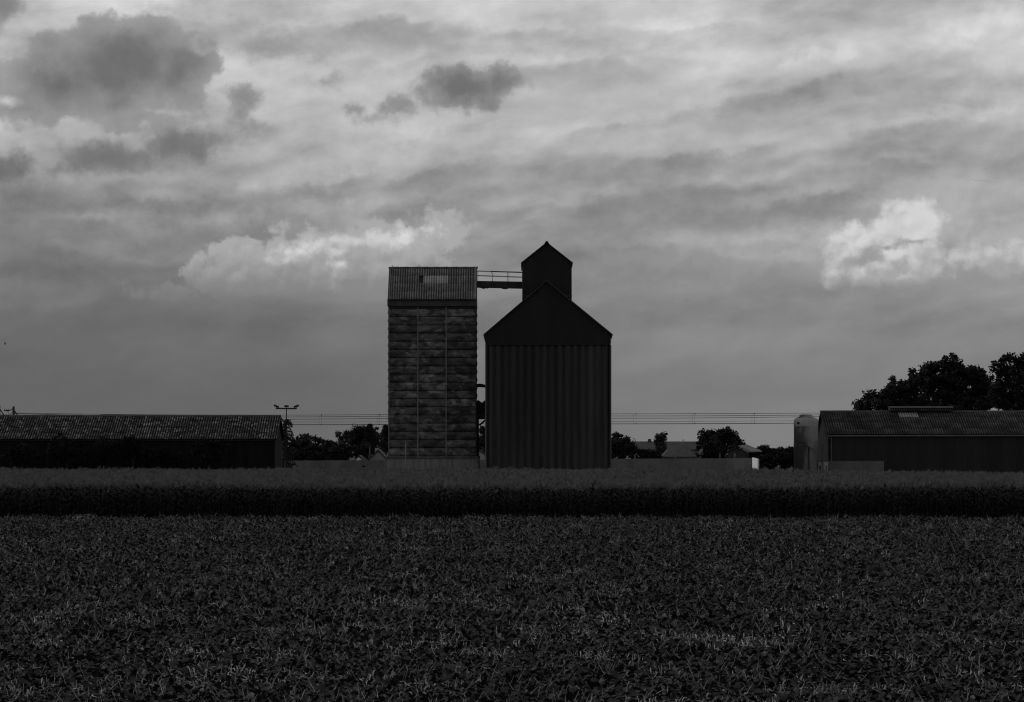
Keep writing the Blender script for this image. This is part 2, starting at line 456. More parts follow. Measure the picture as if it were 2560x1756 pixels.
M['tank'] = mat('stained_fibreglass', .06, .22, .42, (1, 1, .35), 6, .5, .35, contrast=(.42, .58))
M['tanktop'] = mat('bleached_fibreglass', .26, .34, .9, (1, 1, 1), 6, .5, .35)
M['hose'] = mat('black_hose', .012, .018, 2, rough=.5)
M['bark'] = mat('bark', .02, .04, 3)
M['leaf'] = mat('tree_foliage', .014, .032, .6, rough=.7, spec=.2, rand=.1, translucent=.15)
M['leaf2'] = mat('conifer_foliage', .010, .020, .8, rough=.75, spec=.15)
M['shrub'] = mat('shrub_foliage', .008, .018, .9, rough=.8, spec=.1)
M['bird'] = mat('bird_feathers', .012, .02, 4)
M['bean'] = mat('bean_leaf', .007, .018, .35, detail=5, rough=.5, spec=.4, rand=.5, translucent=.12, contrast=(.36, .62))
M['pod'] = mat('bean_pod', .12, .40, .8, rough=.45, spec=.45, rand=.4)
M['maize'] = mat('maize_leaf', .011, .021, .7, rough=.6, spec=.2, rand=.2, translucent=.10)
M['stalk'] = mat('maize_stalk', .02, .035, 2)
M['tassel'] = mat('maize_tassel', .075, .12, 1, rough=.8, rand=.2)
M['wire'] = mat('wire', .03, .04, 1)
M['lamp'] = mat('floodlight_housing', .02, .03, 2)

# ---------------------------------------------------------------- ground
gnd = MB().add([(-3500, -60, 0), (3500, -60, 0), (3500, 9000, 0), (-3500, 9000, 0)], [(0, 1, 2, 3)])
o = put('ground', gnd, M['soil'], fix=False); o['kind'] = 'structure'


# ---------------------------------------------------------------- corrugated sheets and roofs
PITCH = .2266
NC = 4            # waves per sheet


def sheet_mesh(name, ncor, length, material, amp=.034, lip=True, pitch=PITCH, seg=6):
    """one corrugated sheet: x along the eave, y up the slope, z out"""
    mb = MB()
    n = ncor * seg
    xs = [i * pitch / seg for i in range(n + 1)]
    zs = [amp * (1 + math.cos(2 * math.pi * i / seg)) for i in range(n + 1)]
    vv = [(x, 0, z) for x, z in zip(xs, zs)] + [(x, length, z) for x, z in zip(xs, zs)] + [(x, 0, z - .012) for x, z in zip(xs, zs)]
    N = n + 1
    mb.add(vv, [(i, i + 1, N + i + 1, N + i) for i in range(n)] + ([(2 * N + i, 2 * N + i + 1, i + 1, i) for i in range(n)] if lip else []))
    me = mb.mesh(name, material, smooth=True, angle=False)
    return me


def sheet_roof(roof, x0, ncols, eave, ridge, rows, me, special=None, skip=(), seed=1, ncor=NC, wob=.006):
    """cover the slope from eave (y,z) to ridge (y,z) with overlapping sheets that are children of roof"""
    rnd = random.Random(seed)
    dy, dz = ridge[0] - eave[0], ridge[1] - eave[1]
    Lg = math.hypot(dy, dz); ang = math.atan2(dz, dy); step = Lg / rows
    for r in range(rows):
        for c in range(ncols):
            if (r, c) in skip: continue
            m_ = (special or {}).get((r, c), me)
            t = r * step - .06
            off = .012 + .010 * (r % 2) * 0 + rnd.uniform(-wob, wob)
            y = eave[0] + math.cos(ang) * t - math.sin(ang) * off
            z = eave[1] + math.sin(ang) * t + math.cos(ang) * off
            o_ = put('roof_sheet', m_, parent=roof, loc=(x0 + c * ncor * PITCH + rnd.uniform(-.004, .004), y, z),
                     rot=(ang - .010 + rnd.uniform(-.003, .003), rnd.uniform(-.003, .003), rnd.uniform(-.002, .002)))
            o_.matrix_parent_inverse = Matrix.Identity(4)


def corr_wall(x0, x1, zb, ztop, y, amp, pitch, seg=2, face=-1):
    """vertical fold wall in the x,z plane at y, ztop a function of x"""
    mb = MB()
    n = max(2, int(round((x1 - x0) / pitch * seg)))
    vv, ff = [], []
    for i in range(n + 1):
        xx = x0 + (x1 - x0) * i / n
        yy = y + face * amp * (.5 + .5 * math.cos(2 * math.pi * i / seg))
        vv += [(xx, yy, zb), (xx, yy, ztop(xx))]
    ff = [(2 * i, 2 * i + 2, 2 * i + 3, 2 * i + 1) for i in range(n)]
    return mb.add(vv, ff)


# ================================================================= grain tower with clad panels (left)
TY = 350.0
TX0, TX1 = PX(970, TY), PX(1191, TY)
TD = 8.0
zb_top = PZ(1142, TY)            # top of the concrete base
zw_top = PZ(772, TY)
z_eave = PZ(748, TY)
z_ridge = PZ(670, TY + TD / 2)
tw = thing('grain_tower', 'tall weathered panel-clad grain tower with grey corrugated gable roof and skylight', 'silo', (0, 0, 0))
# concrete base with board marks
bx0, bx1 = PX(967, TY), PX(1197, TY)
mbb = MB()
n = 40
vv = []
rb = random.Random(5)
for i in range(n + 1):
    xx = bx0 + (bx1 - bx0) * i / n
    yy = TY - .35 + (0.02 if i % 2 else -.01) + rb.uniform(-.008, .008)
    vv += [(xx, yy, 0), (xx, yy, zb_top - .16)]
mbb.add(vv, [(2 * i, 2 * i + 2, 2 * i + 3, 2 * i + 1) for i in range(n)])
mbb.box(bx0, bx1, TY - .30, TY + TD + .3, 0, zb_top - .17)
put('base', mbb, M['concrete'], tw, fix=False)
put('base_ledge', MB().box(bx0 - .05, bx1 + .06, TY - .45, TY + TD + .4, zb_top - .16, zb_top + .05), M['ledge'], tw)
# core behind the panels
put('core', MB().box(TX0 + .06, TX1 - .06, TY + .06, TY + TD - .02, zb_top + .05, zw_top + .1), M['trim'], tw)
# panels
cols_px = [(972.5, 1043.6), (1045.6, 1114.4), (1116.6, 1190)]
ROWS = 18
z0, z1 = zb_top + .05, zw_top
ph = (z1 - z0) / ROWS
for ci, (a, b) in enumerate(cols_px):
    xa, xb = PX(a, TY), PX(b, TY)
    wid = xb - xa
    variants = []
    for k in range(5):
        rp = random.Random(100 * ci + k)
        nx = 7
        prof = [(.01, .05), (.025, -.02), (.12, -.06), (.30, -.095), (.56, -.10), (.80, -.065), (.95, -.015), (.985, .05)]
        vv = []
        for j, (t, d) in enumerate(prof):
            for i in range(nx + 1):
                dent = rp.uniform(-.018, .018) if 0 < j < len(prof) - 1 else 0
                vv.append((wid * i / nx, d * rp.uniform(.92, 1.08) + dent, t * ph + (rp.uniform(-.012, .012) if 0 < j < len(prof) - 1 else 0)))
        ff = [(j * (nx + 1) + i, j * (nx + 1) + i + 1, (j + 1) * (nx + 1) + i + 1, (j + 1) * (nx + 1) + i) for j in range(len(prof) - 1) for i in range(nx)]
        variants.append(MB().add(vv, ff).mesh('wall_panel', M['panel'], smooth=True, angle=False))
    rr = random.Random(ci)
    for r in range(ROWS):
        put('wall_panel', rr.choice(variants), parent=tw, loc=(xa, TY + .02, z0 + r * ph))
# bars
for (a, w_, d_, key) in ((972.0, .10, .16, 'bar'), (1044.6, .11, .15, 'bar'), (1115.5, .11, .15, 'bar'), (1190.6, .12, .14, 'trim')):
    xx = PX(a, TY)
    put('vertical_bar', MB().box(xx - w_ / 2, xx + w_ / 2, TY - d_, TY + .05, z0, z1 + .12), M[key], tw)
# side and rear walls with horizontal ribs
for sx, xx in ((-1, TX0), (1, TX1)):
    mb = MB(); vv = []
    for r in range(ROWS * 2 + 1):
        zz = z0 + (z1 - z0) * r / (ROWS * 2)
        d = .10 * (r % 2)
        vv += [(xx + sx * (d - .06), TY + .05, zz), (xx + sx * (d - .06), TY + TD, zz)]
    mb.add(vv, [(2 * r, 2 * r + 1, 2 * r + 3, 2 * r + 2) for r in range(ROWS * 2)])
    put('side_wall', mb, M['panel'], tw, fix=False)
# eaves band
put('eaves_band', MB().box(PX(968.5, TY), PX(1191.5, TY), TY - .22, TY + TD + .22, PZ(766, TY), z_eave - .03), M['fascia'], tw)
put('shadow_gap_beam', MB().box(PX(971, TY), PX(1190.5, TY), TY - .05, TY + TD, PZ(773, TY), PZ(766, TY) - .003), M['trim'], tw)
for yy in (TY + .0,):
    pass
# gable ends under the roof
for xx, nm in ((TX0 + .02, 'l'), (TX1 - .12, 'r')):
    put('gable_end', MB().prismx([(TY, z_eave - .05), (TY + TD, z_eave - .05), (TY + TD / 2, z_ridge - .08)], xx, xx + .1), M['silo_top'], tw)
rf = put('roof', MB().prismx([(TY - .28, z_eave - .10), (TY + TD / 2, z_ridge - .07), (TY + TD + .28, z_eave - .10), (TY + TD + .28, z_eave - .2), (TY + TD / 2, z_ridge - .2), (TY - .28, z_eave - .2)], TX0 + .14, TX1 - .14), M['trim'], tw)
slope = math.hypot(TD / 2 + .25, z_ridge - z_eave)
rx0 = PX(970, TY + 1)
ncol = 9
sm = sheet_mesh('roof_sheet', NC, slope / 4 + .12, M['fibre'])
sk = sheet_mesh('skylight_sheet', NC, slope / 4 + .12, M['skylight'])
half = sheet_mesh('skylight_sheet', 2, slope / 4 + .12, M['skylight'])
e_, r_ = (TY - .30, z_eave - .04), (TY + TD / 2, z_ridge)
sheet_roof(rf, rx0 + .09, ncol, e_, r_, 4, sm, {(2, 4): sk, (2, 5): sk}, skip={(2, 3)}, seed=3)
ang = math.atan2(r_[1] - e_[1], r_[0] - e_[0]); st = math.hypot(r_[1] - e_[1], r_[0] - e_[0]) / 4
for nm, mm, xx in (('skylight_sheet', half, rx0 + .09 + 3 * NC * PITCH + 2 * PITCH),):
    t = 2 * st - .06
    put(nm, mm, parent=rf, loc=(xx, e_[0] + math.cos(ang) * t - math.sin(ang) * .014, e_[1] + math.sin(ang) * t + math.cos(ang) * .014), rot=(ang - .01, 0, 0))
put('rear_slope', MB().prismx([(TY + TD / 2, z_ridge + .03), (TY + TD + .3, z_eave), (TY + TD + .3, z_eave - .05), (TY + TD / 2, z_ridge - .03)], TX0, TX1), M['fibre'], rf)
cap_w = (TX1 - TX0 + .16) / 9
for k in range(9):
    xa = TX0 - .08 + k * cap_w
    tilt = .03
    mb = MB().prismx([(TY + TD / 2 - .24, z_ridge - .10), (TY + TD / 2 - .06, z_ridge + .085), (TY + TD / 2 + .06, z_ridge + .085), (TY + TD / 2 + .24, z_ridge - .10), (TY + TD / 2, z_ridge + .03)], xa, xa + cap_w + .02)
    mb.v = [(a, b, c + (.028 * (a - xa) / cap_w) + .0015 * (k % 2)) for a, b, c in mb.v]
    put('ridge_cap', mb, M['ridge'], rf)
for xa, xb in ((TX0 - .02, TX0 + .16), (TX1 - .17, TX1 + .03)):
    vg = MB().prismx([(TY - .33, z_eave - .10), (TY - .33, z_eave + .05), (TY + TD / 2 - .1, z_ridge + .07), (TY + TD / 2 - .1, z_ridge - .1)], xa, xb)
    put('verge_trim', vg, M['fibre'], rf)
# thin post standing in front of the base
put_post = tag(put('steel_post', MB().tube([(PX(1014.5, 347), 347, 0), (PX(1014.0, 347), 347, PZ(1102, 347))], [.055, .05], 8), M['post']), 'thin pale post standing against the base of the panel-clad tower', 'post')

# ================================================================= dark steel silo (right)
SY = 346.0
SD = 20.0
SX0, SX1 = PX(1216.5, SY), PX(1525, SY)
sz = PZ(863, SY)
ze = PZ(838, SY)
za = PZ(703, SY)
xa_ = PX(1366.7, SY)
EX0, EX1 = PX(1208.5, SY), PX(1531.5, SY)
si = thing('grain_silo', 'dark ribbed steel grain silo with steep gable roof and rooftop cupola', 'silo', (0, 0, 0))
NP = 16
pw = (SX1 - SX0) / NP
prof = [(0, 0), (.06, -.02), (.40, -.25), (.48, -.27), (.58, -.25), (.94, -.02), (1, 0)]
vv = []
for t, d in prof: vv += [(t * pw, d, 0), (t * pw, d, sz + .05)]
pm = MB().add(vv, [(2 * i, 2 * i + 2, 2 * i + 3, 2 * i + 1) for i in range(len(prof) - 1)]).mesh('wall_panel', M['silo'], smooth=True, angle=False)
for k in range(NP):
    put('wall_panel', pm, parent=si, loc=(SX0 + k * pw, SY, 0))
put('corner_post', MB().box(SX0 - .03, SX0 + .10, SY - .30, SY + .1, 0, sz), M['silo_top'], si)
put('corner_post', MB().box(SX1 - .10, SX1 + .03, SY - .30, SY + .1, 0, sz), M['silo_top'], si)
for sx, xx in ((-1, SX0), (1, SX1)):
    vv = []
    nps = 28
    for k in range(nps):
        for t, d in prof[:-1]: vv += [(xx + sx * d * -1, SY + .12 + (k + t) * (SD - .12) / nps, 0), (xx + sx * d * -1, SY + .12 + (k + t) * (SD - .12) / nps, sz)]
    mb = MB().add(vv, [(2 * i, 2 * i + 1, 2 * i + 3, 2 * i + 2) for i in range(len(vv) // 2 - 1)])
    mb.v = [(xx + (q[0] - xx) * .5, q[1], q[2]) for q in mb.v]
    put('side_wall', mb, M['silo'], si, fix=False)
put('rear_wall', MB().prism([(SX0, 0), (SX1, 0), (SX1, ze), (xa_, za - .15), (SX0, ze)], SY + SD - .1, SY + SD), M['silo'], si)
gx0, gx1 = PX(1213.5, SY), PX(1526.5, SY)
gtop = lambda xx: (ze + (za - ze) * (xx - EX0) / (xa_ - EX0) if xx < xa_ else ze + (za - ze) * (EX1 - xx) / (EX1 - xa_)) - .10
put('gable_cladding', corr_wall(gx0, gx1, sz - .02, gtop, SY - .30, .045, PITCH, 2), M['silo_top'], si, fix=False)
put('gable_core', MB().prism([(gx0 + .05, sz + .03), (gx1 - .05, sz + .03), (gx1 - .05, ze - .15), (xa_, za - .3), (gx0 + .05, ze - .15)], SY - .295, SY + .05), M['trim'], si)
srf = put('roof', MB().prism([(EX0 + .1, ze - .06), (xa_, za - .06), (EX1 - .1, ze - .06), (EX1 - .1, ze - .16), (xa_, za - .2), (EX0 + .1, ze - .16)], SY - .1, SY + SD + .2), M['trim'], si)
# corrugated slopes: folds run down the slope
def slope_sheet(xe, ze_, xr, zr, y0, y1, pitch=.36, amp=.05):
    n_ = int((y1 - y0) / pitch * 2); vv = []
    for i in range(n_ + 1):
        yy = y0 + (y1 - y0) * i / n_; d = amp * (i % 2)
        vv += [(xe, yy, ze_ + d), (xr, yy, zr + d)]
    vv += [(xe, y0, ze_ - .05), (xr, y0, zr - .05)]
    k = len(vv)
    return MB().add(vv, [(2 * i, 2 * i + 1, 2 * i + 3, 2 * i + 2) for i in range(n_)] + [(0, 1, k - 1, k - 2)])
put('roof_slope', slope_sheet(EX0, ze, xa_, za, SY - .48, SY + SD + .25), M['silo_top'], srf, fix=False)
put('roof_slope', slope_sheet(EX1, ze + .02, xa_, za + .002, SY - .48, SY + SD + .25), M['silo_top'], srf, fix=False)
for s, xe in ((-1, EX0), (1, EX1)):
    # folded verge trims that hang down at the eaves corners
    put('eaves_trim', MB().prism([(xe, ze + .03), (xe - s * .12, ze + .09), (xe - s * .2, ze - .95), (xe - s * .14, ze - .5)], SY - .46, SY - .02), M['silo_top'], srf)
    put('eaves_flashing', MB().prism([(xe, ze + .02), (xe - s * .3, ze + .15), (xe - s * .28, ze - .25), (xe - s * .04, ze - .2)], SY - .02, SY + SD), M['silo_top'], srf)
put('ridge_cap', MB().prism([(xa_ - .28, za - .14), (xa_, za + .13), (xa_ + .28, za - .14), (xa_, za + .05)], SY - .58, SY + SD + .3), M['ridge'], srf)
# verge strips in a lighter steel than the roof
for s, xe in ((-1, EX0), (1, EX1)):
    L_ = Vector((xa_ - xe, 0, za - ze)); nrm = Vector((-L_.z, 0, L_.x)).normalized()
    if nrm.z < 0: nrm = -nrm
    a = Vector((xe, 0, ze)); b = Vector((xa_, 0, za))
    put('verge_strip', MB().prism([(a.x, a.z + .06), (b.x, b.z + .06), (b.x, b.z - .07), (a.x, a.z - .07)], SY - .56, SY - .49), M['silo'], srf)
# cupola
CY, CD = 352.0, 8.0
cx0, cx1 = PX(1307, CY), PX(1428.5, CY)
ce0, ce1 = PX(1302.6, CY), PX(1432.2, CY)
cze, cza, cxa = PZ(658, CY), PZ(606.5, CY), PX(1366.8, CY)
cu = put('cupola', MB().box(cx0 + .03, cx1 - .03, CY + .06, CY + CD, PZ(770, CY) - 1.5, cze - .1), M['trim'], si)
ctop = lambda xx: (cze + (cza - cze) * (xx - ce0) / (cxa - ce0) if xx < cxa else cze + (cza - cze) * (ce1 - xx) / (ce1 - cxa)) - .08
put('front_cladding', corr_wall(cx0, cx1, PZ(770, CY) - 1.2, ctop, CY, .04, PITCH, 2), M['silo_top'], cu, fix=False)
for s, xx in ((-1, cx0), (1, cx1)):
    mb = MB(); vv = []
    for i in range(90):
        vv += [(xx + s * .035 * (i % 2), CY + .01 + i * (CD - .02) / 89, PZ(770, CY) - 1.2), (xx + s * .035 * (i % 2), CY + .01 + i * (CD - .02) / 89, cze)]
    put('side_cladding', mb.add(vv, [(2 * i, 2 * i + 1, 2 * i + 3, 2 * i + 2) for i in range(89)]), M['silo_top'], cu, fix=False)
    xe = ce0 if s < 0 else ce1
    put('roof_slope', slope_sheet(xe, cze + (.002 if s > 0 else 0), cxa, cza, CY - .22, CY + CD + .2), M['silo_top'], cu, fix=False)
    put('eaves_trim', MB().prism([(xe, cze + .03), (xe - s * .1, cze + .08), (xe - s * .14, cze - .36), (xe - s * .05, cze - .34)], CY - .2, CY + CD + .18), M['silo_top'], cu)
    put('flashing', MB().box(cx0 - .06 if s < 0 else cx1 - 1.0, cx0 + 1.0 if s < 0 else cx1 + .06, CY - .10, CY - .05, PZ(742, CY), PZ(739, CY)), M['fascia'], cu)
put('ridge_cap', MB().prism([(cxa - .22, cza - .11), (cxa - .07, cza + .13), (cxa + .07, cza + .13), (cxa + .22, cza - .11), (cxa, cza + .04)], CY - .28, CY + CD + .25), M['ridge'], cu)

# ================================================================= gangway between tower and cupola
GY = 354.0
gl, gr = PX(1190.5, GY), PX(1307.5, GY)
gw = thing('gangway', 'black steel gangway with pipe handrail joining the tower roof to the cupola', 'walkway', (0, 0, 0))
def gz(px, pyl, pyr): return PZ(pyl + (pyr - pyl) * (px - 1190) / 117.0, GY)
def slab(px0, px1, t0, t1, b0, b1, y0, y1):
    return MB().prism([(PX(px0, GY), gz(px0, b0, b1)), (PX(px1, GY), gz(px1, b0, b1)), (PX(px1, GY), gz(px1, t0, t1)), (PX(px0, GY), gz(px0, t0, t1))], y0, y1)
put('deck', slab(1190.5, 1307.5, 704, 706, 706, 708, GY - .5, GY + .5), M['steel'], gw)
for yy in (GY - .55, GY + .42):
    put('side_beam', slab(1190.5, 1307.5, 703.3, 705.2, 719.3, 722, yy, yy + .12), M['steel'], gw)
rg = random.Random(4)
ragged = []
pxs = [1200 + i * 1.15 for i in range(62)]
low = [719.6 + .025 * (p - 1190) + max(0, 2.6 * math.sin((p - 1196) / 8.5) + rg.uniform(-.9, 1.0)) for p in pxs]
poly = [(PX(p, GY), PZ(l, GY)) for p, l in zip(pxs, low)] + [(PX(p, GY), PZ(715, GY)) for p in (pxs[-1], pxs[0])]
put('torn_lining', MB().prism(poly, GY - .38, GY - .30), M['steel'], gw)
for yy in (GY - .5, GY + .48):
    near = yy < GY
    def rail(pl, pr, rad, p0=1191, p1=1307.5):
        return MB().tube([(PX(p0, GY), yy, gz(p0, pl, pr)), (PX(p1, GY), yy, gz(p1, pl, pr))], rad, 6)
    if near:
        put('handrail', rail(678, 681.4, .022, 1191, 1229), M['rail'], gw)
        put('handrail', rail(678.4, 681.6, .04, 1228.5, 1307.5), M['steel'], gw)
        put('mid_rail', rail(689.2, 693.6, .025), M['steel'], gw)
        put('post', MB().tube([W(1228.2, 678.6, yy), W(1232.8, 690.5, yy), W(1230.2, 692, yy), W(1231.4, 704, yy)], .026, 6), M['steel'], gw)
        for p in (1194.6, 1268.3, 1305.6):
            put('post', MB().tube([(PX(p, GY), yy, gz(p, 678, 681.5)), (PX(p, GY), yy, gz(p, 704, 706))], .022, 6), M['rail'], gw)
    else:
        put('mid_rail', rail(689.6, 693.9, .02), M['rail'], gw)
        put('handrail', rail(678.3, 681.7, .022), M['rail'], gw)
        for p in (1194.6, 1272.4, 1305.6):
            put('post', MB().tube([(PX(p, GY), yy, gz(p, 678, 681.5)), (PX(p, GY), yy, gz(p, 704, 706))], .02, 6), M['rail'], gw)

# ================================================================= machinery in the gap
MY = 352.0
pipe = MB().tube([W(1188, 964.5, MY), W(1200, 964.0, MY), W(1208, 965.0, MY), W(1218, 967.2, MY)], [.16, .17, .15, .12], 10)
tag(put('transfer_pipe', pipe, M['steel']), 'dark curved pipe high in the gap between tower and silo', 'pipe')
pf = thing('conveyor_platform', 'black steel conveyor platform with cross braces in the gap between tower and silo', 'machine', (0, 0, 0))
pxl, pxr = PX(1191, MY), PX(1218, MY)
put('platform_beam', MB().box(pxl, pxr, MY - .6, MY - .45, PZ(1049, MY), PZ(1034, MY)), M['fascia'], pf)
put('platform_deck', MB().box(pxl, pxr, MY - .45, MY + .9, PZ(1038, MY), PZ(1034.5, MY)), M['steel'], pf)
put('motor_housing', MB().prism([(PX(1191.5, MY), PZ(1034, MY)), (PX(1217, MY), PZ(1034, MY)), (PX(1217, MY), PZ(1019, MY)), (PX(1214, MY), PZ(1018, MY)), (PX(1213, MY), PZ(1008, MY)), (PX(1204.5, MY), PZ(1007, MY)), (PX(1196, MY), PZ(1000.5, MY)), (PX(1191.5, MY), PZ(1003, MY))], MY - .4, MY + .5), M['steel'], pf)
put('chute', MB().tube([W(1205, 1010, MY), W(1213.5, 1002.5, MY)], [.09, .07], 8), M['steel'], pf)
put('hopper', MB().lathe([(.02, -.25), (.22, .05), (.26, .25), (.02, .3)], 10, tuple(W(1211, 1014, MY))), M['steel'], pf)
for p in (1194.5, 1216.5):
    put('leg', MB().box(PX(p, MY) - .11, PX(p, MY) + .11, MY - .62, MY - .42, 0, PZ(1049, MY) + .01), M['steel'], pf)
put('brace', MB().tube([W(1217, 1048, MY - .52), W(1198, 1064, MY - .52)], .09, 6), M['steel'], pf)
put('brace', MB().tube([W(1199, 1063, MY - .52), W(1217, 1081, MY - .52)], .06, 6), M['steel'], pf)
tag(put('drain_pipe', MB().tube([(PX(1196.8, 349.5), 349.3, 0), (PX(1196.8, 349.5), 349.3, PZ(1132, 349.5))], .05, 8), M['steel']), 'short dark pipe at the foot of the panel-clad tower beside the gap', 'pipe')

# ================================================================= barns
def barn(name, label, X0, X1, Yf, half_d, zeave, zridge, rows, sheet_m, wall_m, visible_side, skyl=None, wall_amp=.03, seed=1, sag=0.0, over=.25):
    b = thing(name, label, 'barn', (0, 0, 0))
    Yb = Yf + 2 * half_d
    wx0, wx1 = X0 + .2, X1 - .2
    put('front_wall', corr_wall(wx0, wx1, 0, lambda q: zeave - .02, Yf + over, wall_amp, .25, 2), wall_m, b, fix=False)
    put('rear_wall', MB().box(wx0, wx1, Yb - .45, Yb - .3, 0, zeave - .05), wall_m, b)
    for xx in (wx0, wx1 - .12):
        put('gable_wall', MB().prismx([(Yf + over + .02, 0), (Yb - .46, 0), (Yb - .46, zeave - .1), (Yf + half_d, zridge - .16), (Yf + over + .02, zeave - .1)], xx, xx + .12), wall_m, b)
    rf_ = put('roof', MB().prismx([(Yf + .05, zeave - .05), (Yf + half_d, zridge - .05), (Yb - .05, zeave - .05), (Yb - .05, zeave - .12), (Yf + half_d, zridge - .2), (Yf + .05, zeave - .12)], X0 + .1, X1 - .1), M['trim'], b)
    ncl = int(round((X1 - X0) / (NC * PITCH)))
    x0 = X1 - ncl * NC * PITCH if visible_side > 0 else X0
    slope_ = math.hypot(half_d, zridge - zeave)
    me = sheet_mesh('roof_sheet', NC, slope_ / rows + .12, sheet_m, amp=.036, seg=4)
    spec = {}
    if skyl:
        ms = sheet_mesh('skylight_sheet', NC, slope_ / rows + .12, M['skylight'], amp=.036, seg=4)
        for c in skyl: spec[c] = ms
    sheet_roof(rf_, x0, ncl, (Yf, zeave + .02), (Yf + half_d, zridge + .0), rows, me, spec, seed=seed, wob=.012)
    put('rear_slope', MB().prismx([(Yf + half_d, zridge + .03), (Yb, zeave + .03), (Yb, zeave - .03), (Yf + half_d, zridge - .03)], X0, X1), sheet_m, rf_)
    k = 0; xx = X0 - .04
    while xx < X1 - .05:
        ln = min(1.7, X1 + .04 - xx)
        dz = random.Random(seed * 99 + k).uniform(-.02, .02)
        put('ridge_cap', MB().prismx([(Yf + half_d - .25, zridge - .02 + dz), (Yf + half_d, zridge + .14 + dz), (Yf + half_d + .25, zridge - .02 + dz), (Yf + half_d, zridge + .05 + dz)], xx, xx + ln), M['ridge'], rf_)
        xx += ln; k += 1
    for xe in (X0, X1):
        put('verge_board', MB().prismx([(Yf - .02, zeave - .02), (Yf + half_d, zridge + .02), (Yb, zeave - .02), (Yb, zeave - .2), (Yf + half_d, zridge - .2), (Yf - .02, zeave - .2)], xe - .03 if xe == X0 else xe, xe if xe == X0 else xe + .03), wall_m, rf_)
    return b, rf_

LY = 345.0
lb, lrf = barn('barn', 'long low black barn with lichen-speckled corrugated roof, shrubs along its wall',
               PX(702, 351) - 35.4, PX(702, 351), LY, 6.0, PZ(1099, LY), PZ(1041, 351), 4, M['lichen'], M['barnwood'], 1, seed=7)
RYb = 350.0
rbx0 = PX(2051.5, 356.5)
rb_, rrf = barn('barn', 'long dark barn with pale gutter, ridge vent and roof skylight beside the tank',
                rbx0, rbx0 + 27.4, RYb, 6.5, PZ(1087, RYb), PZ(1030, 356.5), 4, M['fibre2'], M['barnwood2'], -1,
                skyl=[(3, 8), (3, 9)], seed=11)
put('gutter', MB().tube([(rbx0 + .05, RYb - .05, PZ(1090.5, RYb)), (rbx0 + 27.4, RYb - .05, PZ(1089, RYb))], .075, 8), M['gutter'], rb_)
put('downpipe', MB().tube([(PX(2078, RYb), RYb + .0, PZ(1091, RYb)), (PX(2078, RYb), RYb + .1, PZ(1096, RYb)), (PX(2080, RYb), RYb + .1, 0)], .06, 8), M['gutter'], rb_)
put('plinth', MB().box(PX(2070, RYb), PX(2210, RYb), RYb + .02, RYb + .2, 0, PZ(1153, RYb)), M['plinth'], rb_)
v0, v1 = PX(2224, 356.5), PX(2378, 356.5)
put('ridge_vent', MB().prismx([(355.9, PZ(1028, 356.5)), (355.9, PZ(1020, 356.5)), (356.5, PZ(1016.5, 356.5)), (357.1, PZ(1020, 356.5)), (357.1, PZ(1028, 356.5))], v0, v1), M['fibre2'], rrf)
put('ridge_vent_cap', MB().prismx([(355.75, PZ(1020.3, 356.5)), (356.5, PZ(1016, 356.5)), (357.25, PZ(1020.3, 356.5)), (356.5, PZ(1017.5, 356.5))], v0 - .15, v1 + .15), M['ridge'], rrf)

# ================================================================= tank beside the right barn
KY = 349.0
kc = PX(2015, KY); kr = 30.5 * KY / F
tk = thing('storage_tank', 'stained upright fibreglass tank with bleached shoulder and shallow domed lid', 'tank', (kc, KY, 0))
kt = PZ(1050, KY)
put('tank_body', MB().lathe([(.001, 0.002), (kr, 0.002), (kr, PZ(1068, KY)), (kr * 1.0, PZ(1066, KY))], 40), M['tank'], tk, smooth=True, fix=False)
put('tank_shoulder', MB().lathe([(kr * 1.0, PZ(1066, KY)), (kr * 1.012, PZ(1065, KY)), (kr * 1.012, PZ(1052, KY)), (kr * .98, PZ(1049, KY)), (kr * .9, PZ(1046, KY))], 40), M['tanktop'], tk, smooth=True, fix=False)
put('tank_lid', MB().lathe([(kr * .96, PZ(1048, KY)), (kr * .55, PZ(1042, KY)), (kr * .55, PZ(1039, KY)), (kr * .42, PZ(1036.5, KY)), (.001, PZ(1036, KY))], 40), M['tank'], tk, smooth=True, fix=False)
put('tank_band', MB().lathe([(kr * 1.0, PZ(1112, KY)), (kr * 1.02, PZ(1112.2, KY)), (kr * 1.02, PZ(1114.5, KY)), (kr * 1.0, PZ(1115, KY))], 40), M['tank'], tk, smooth=True, fix=False)
put('inlet_port', MB().tube([(-.66 * kr, -kr * .76, PZ(1058, KY)), (-.72 * kr, -kr * .84, PZ(1058, KY))], .11, 10), M['hose'], tk)
hp = [(1993.5, 1182), (1991.5, 1160), (1989.5, 1140), (1990, 1122), (1994, 1110), (1999, 1105), (2006, 1107), (2016, 1114), (2027, 1121), (2036, 1127)]
hose = MB().tube([W(hp[0][0], hp[0][1], KY - 1.45) * 1 + Vector((.02, 0, -W(hp[0][0], hp[0][1], KY - 1.45).z))] + [W(a, b, KY - 1.45) for a, b in hp], [.06, .06, .06, .06, .055, .05, .045, .04, .04, .035, .035], 8)
tag(put('filling_hose', hose, M['hose'], smooth=True), 'thick black hose looping up in front of the tank', 'hose')
tag(put('standpipe', MB().tube([(PX(2019.5, KY), KY - 1.3, 0), (PX(2019.5, KY), KY - 1.3, PZ(1117, KY))], .06, 8).tube([W(2019.5, 1125, KY - 1.3), W(2024, 1125.5, KY - 1.3)], .07, 8).tube([W(2019.5, 1169, KY - 1.3), W(2025, 1169, KY - 1.3)], .06, 8), M['hose']), 'black vertical standpipe with two valves against the tank', 'pipe')
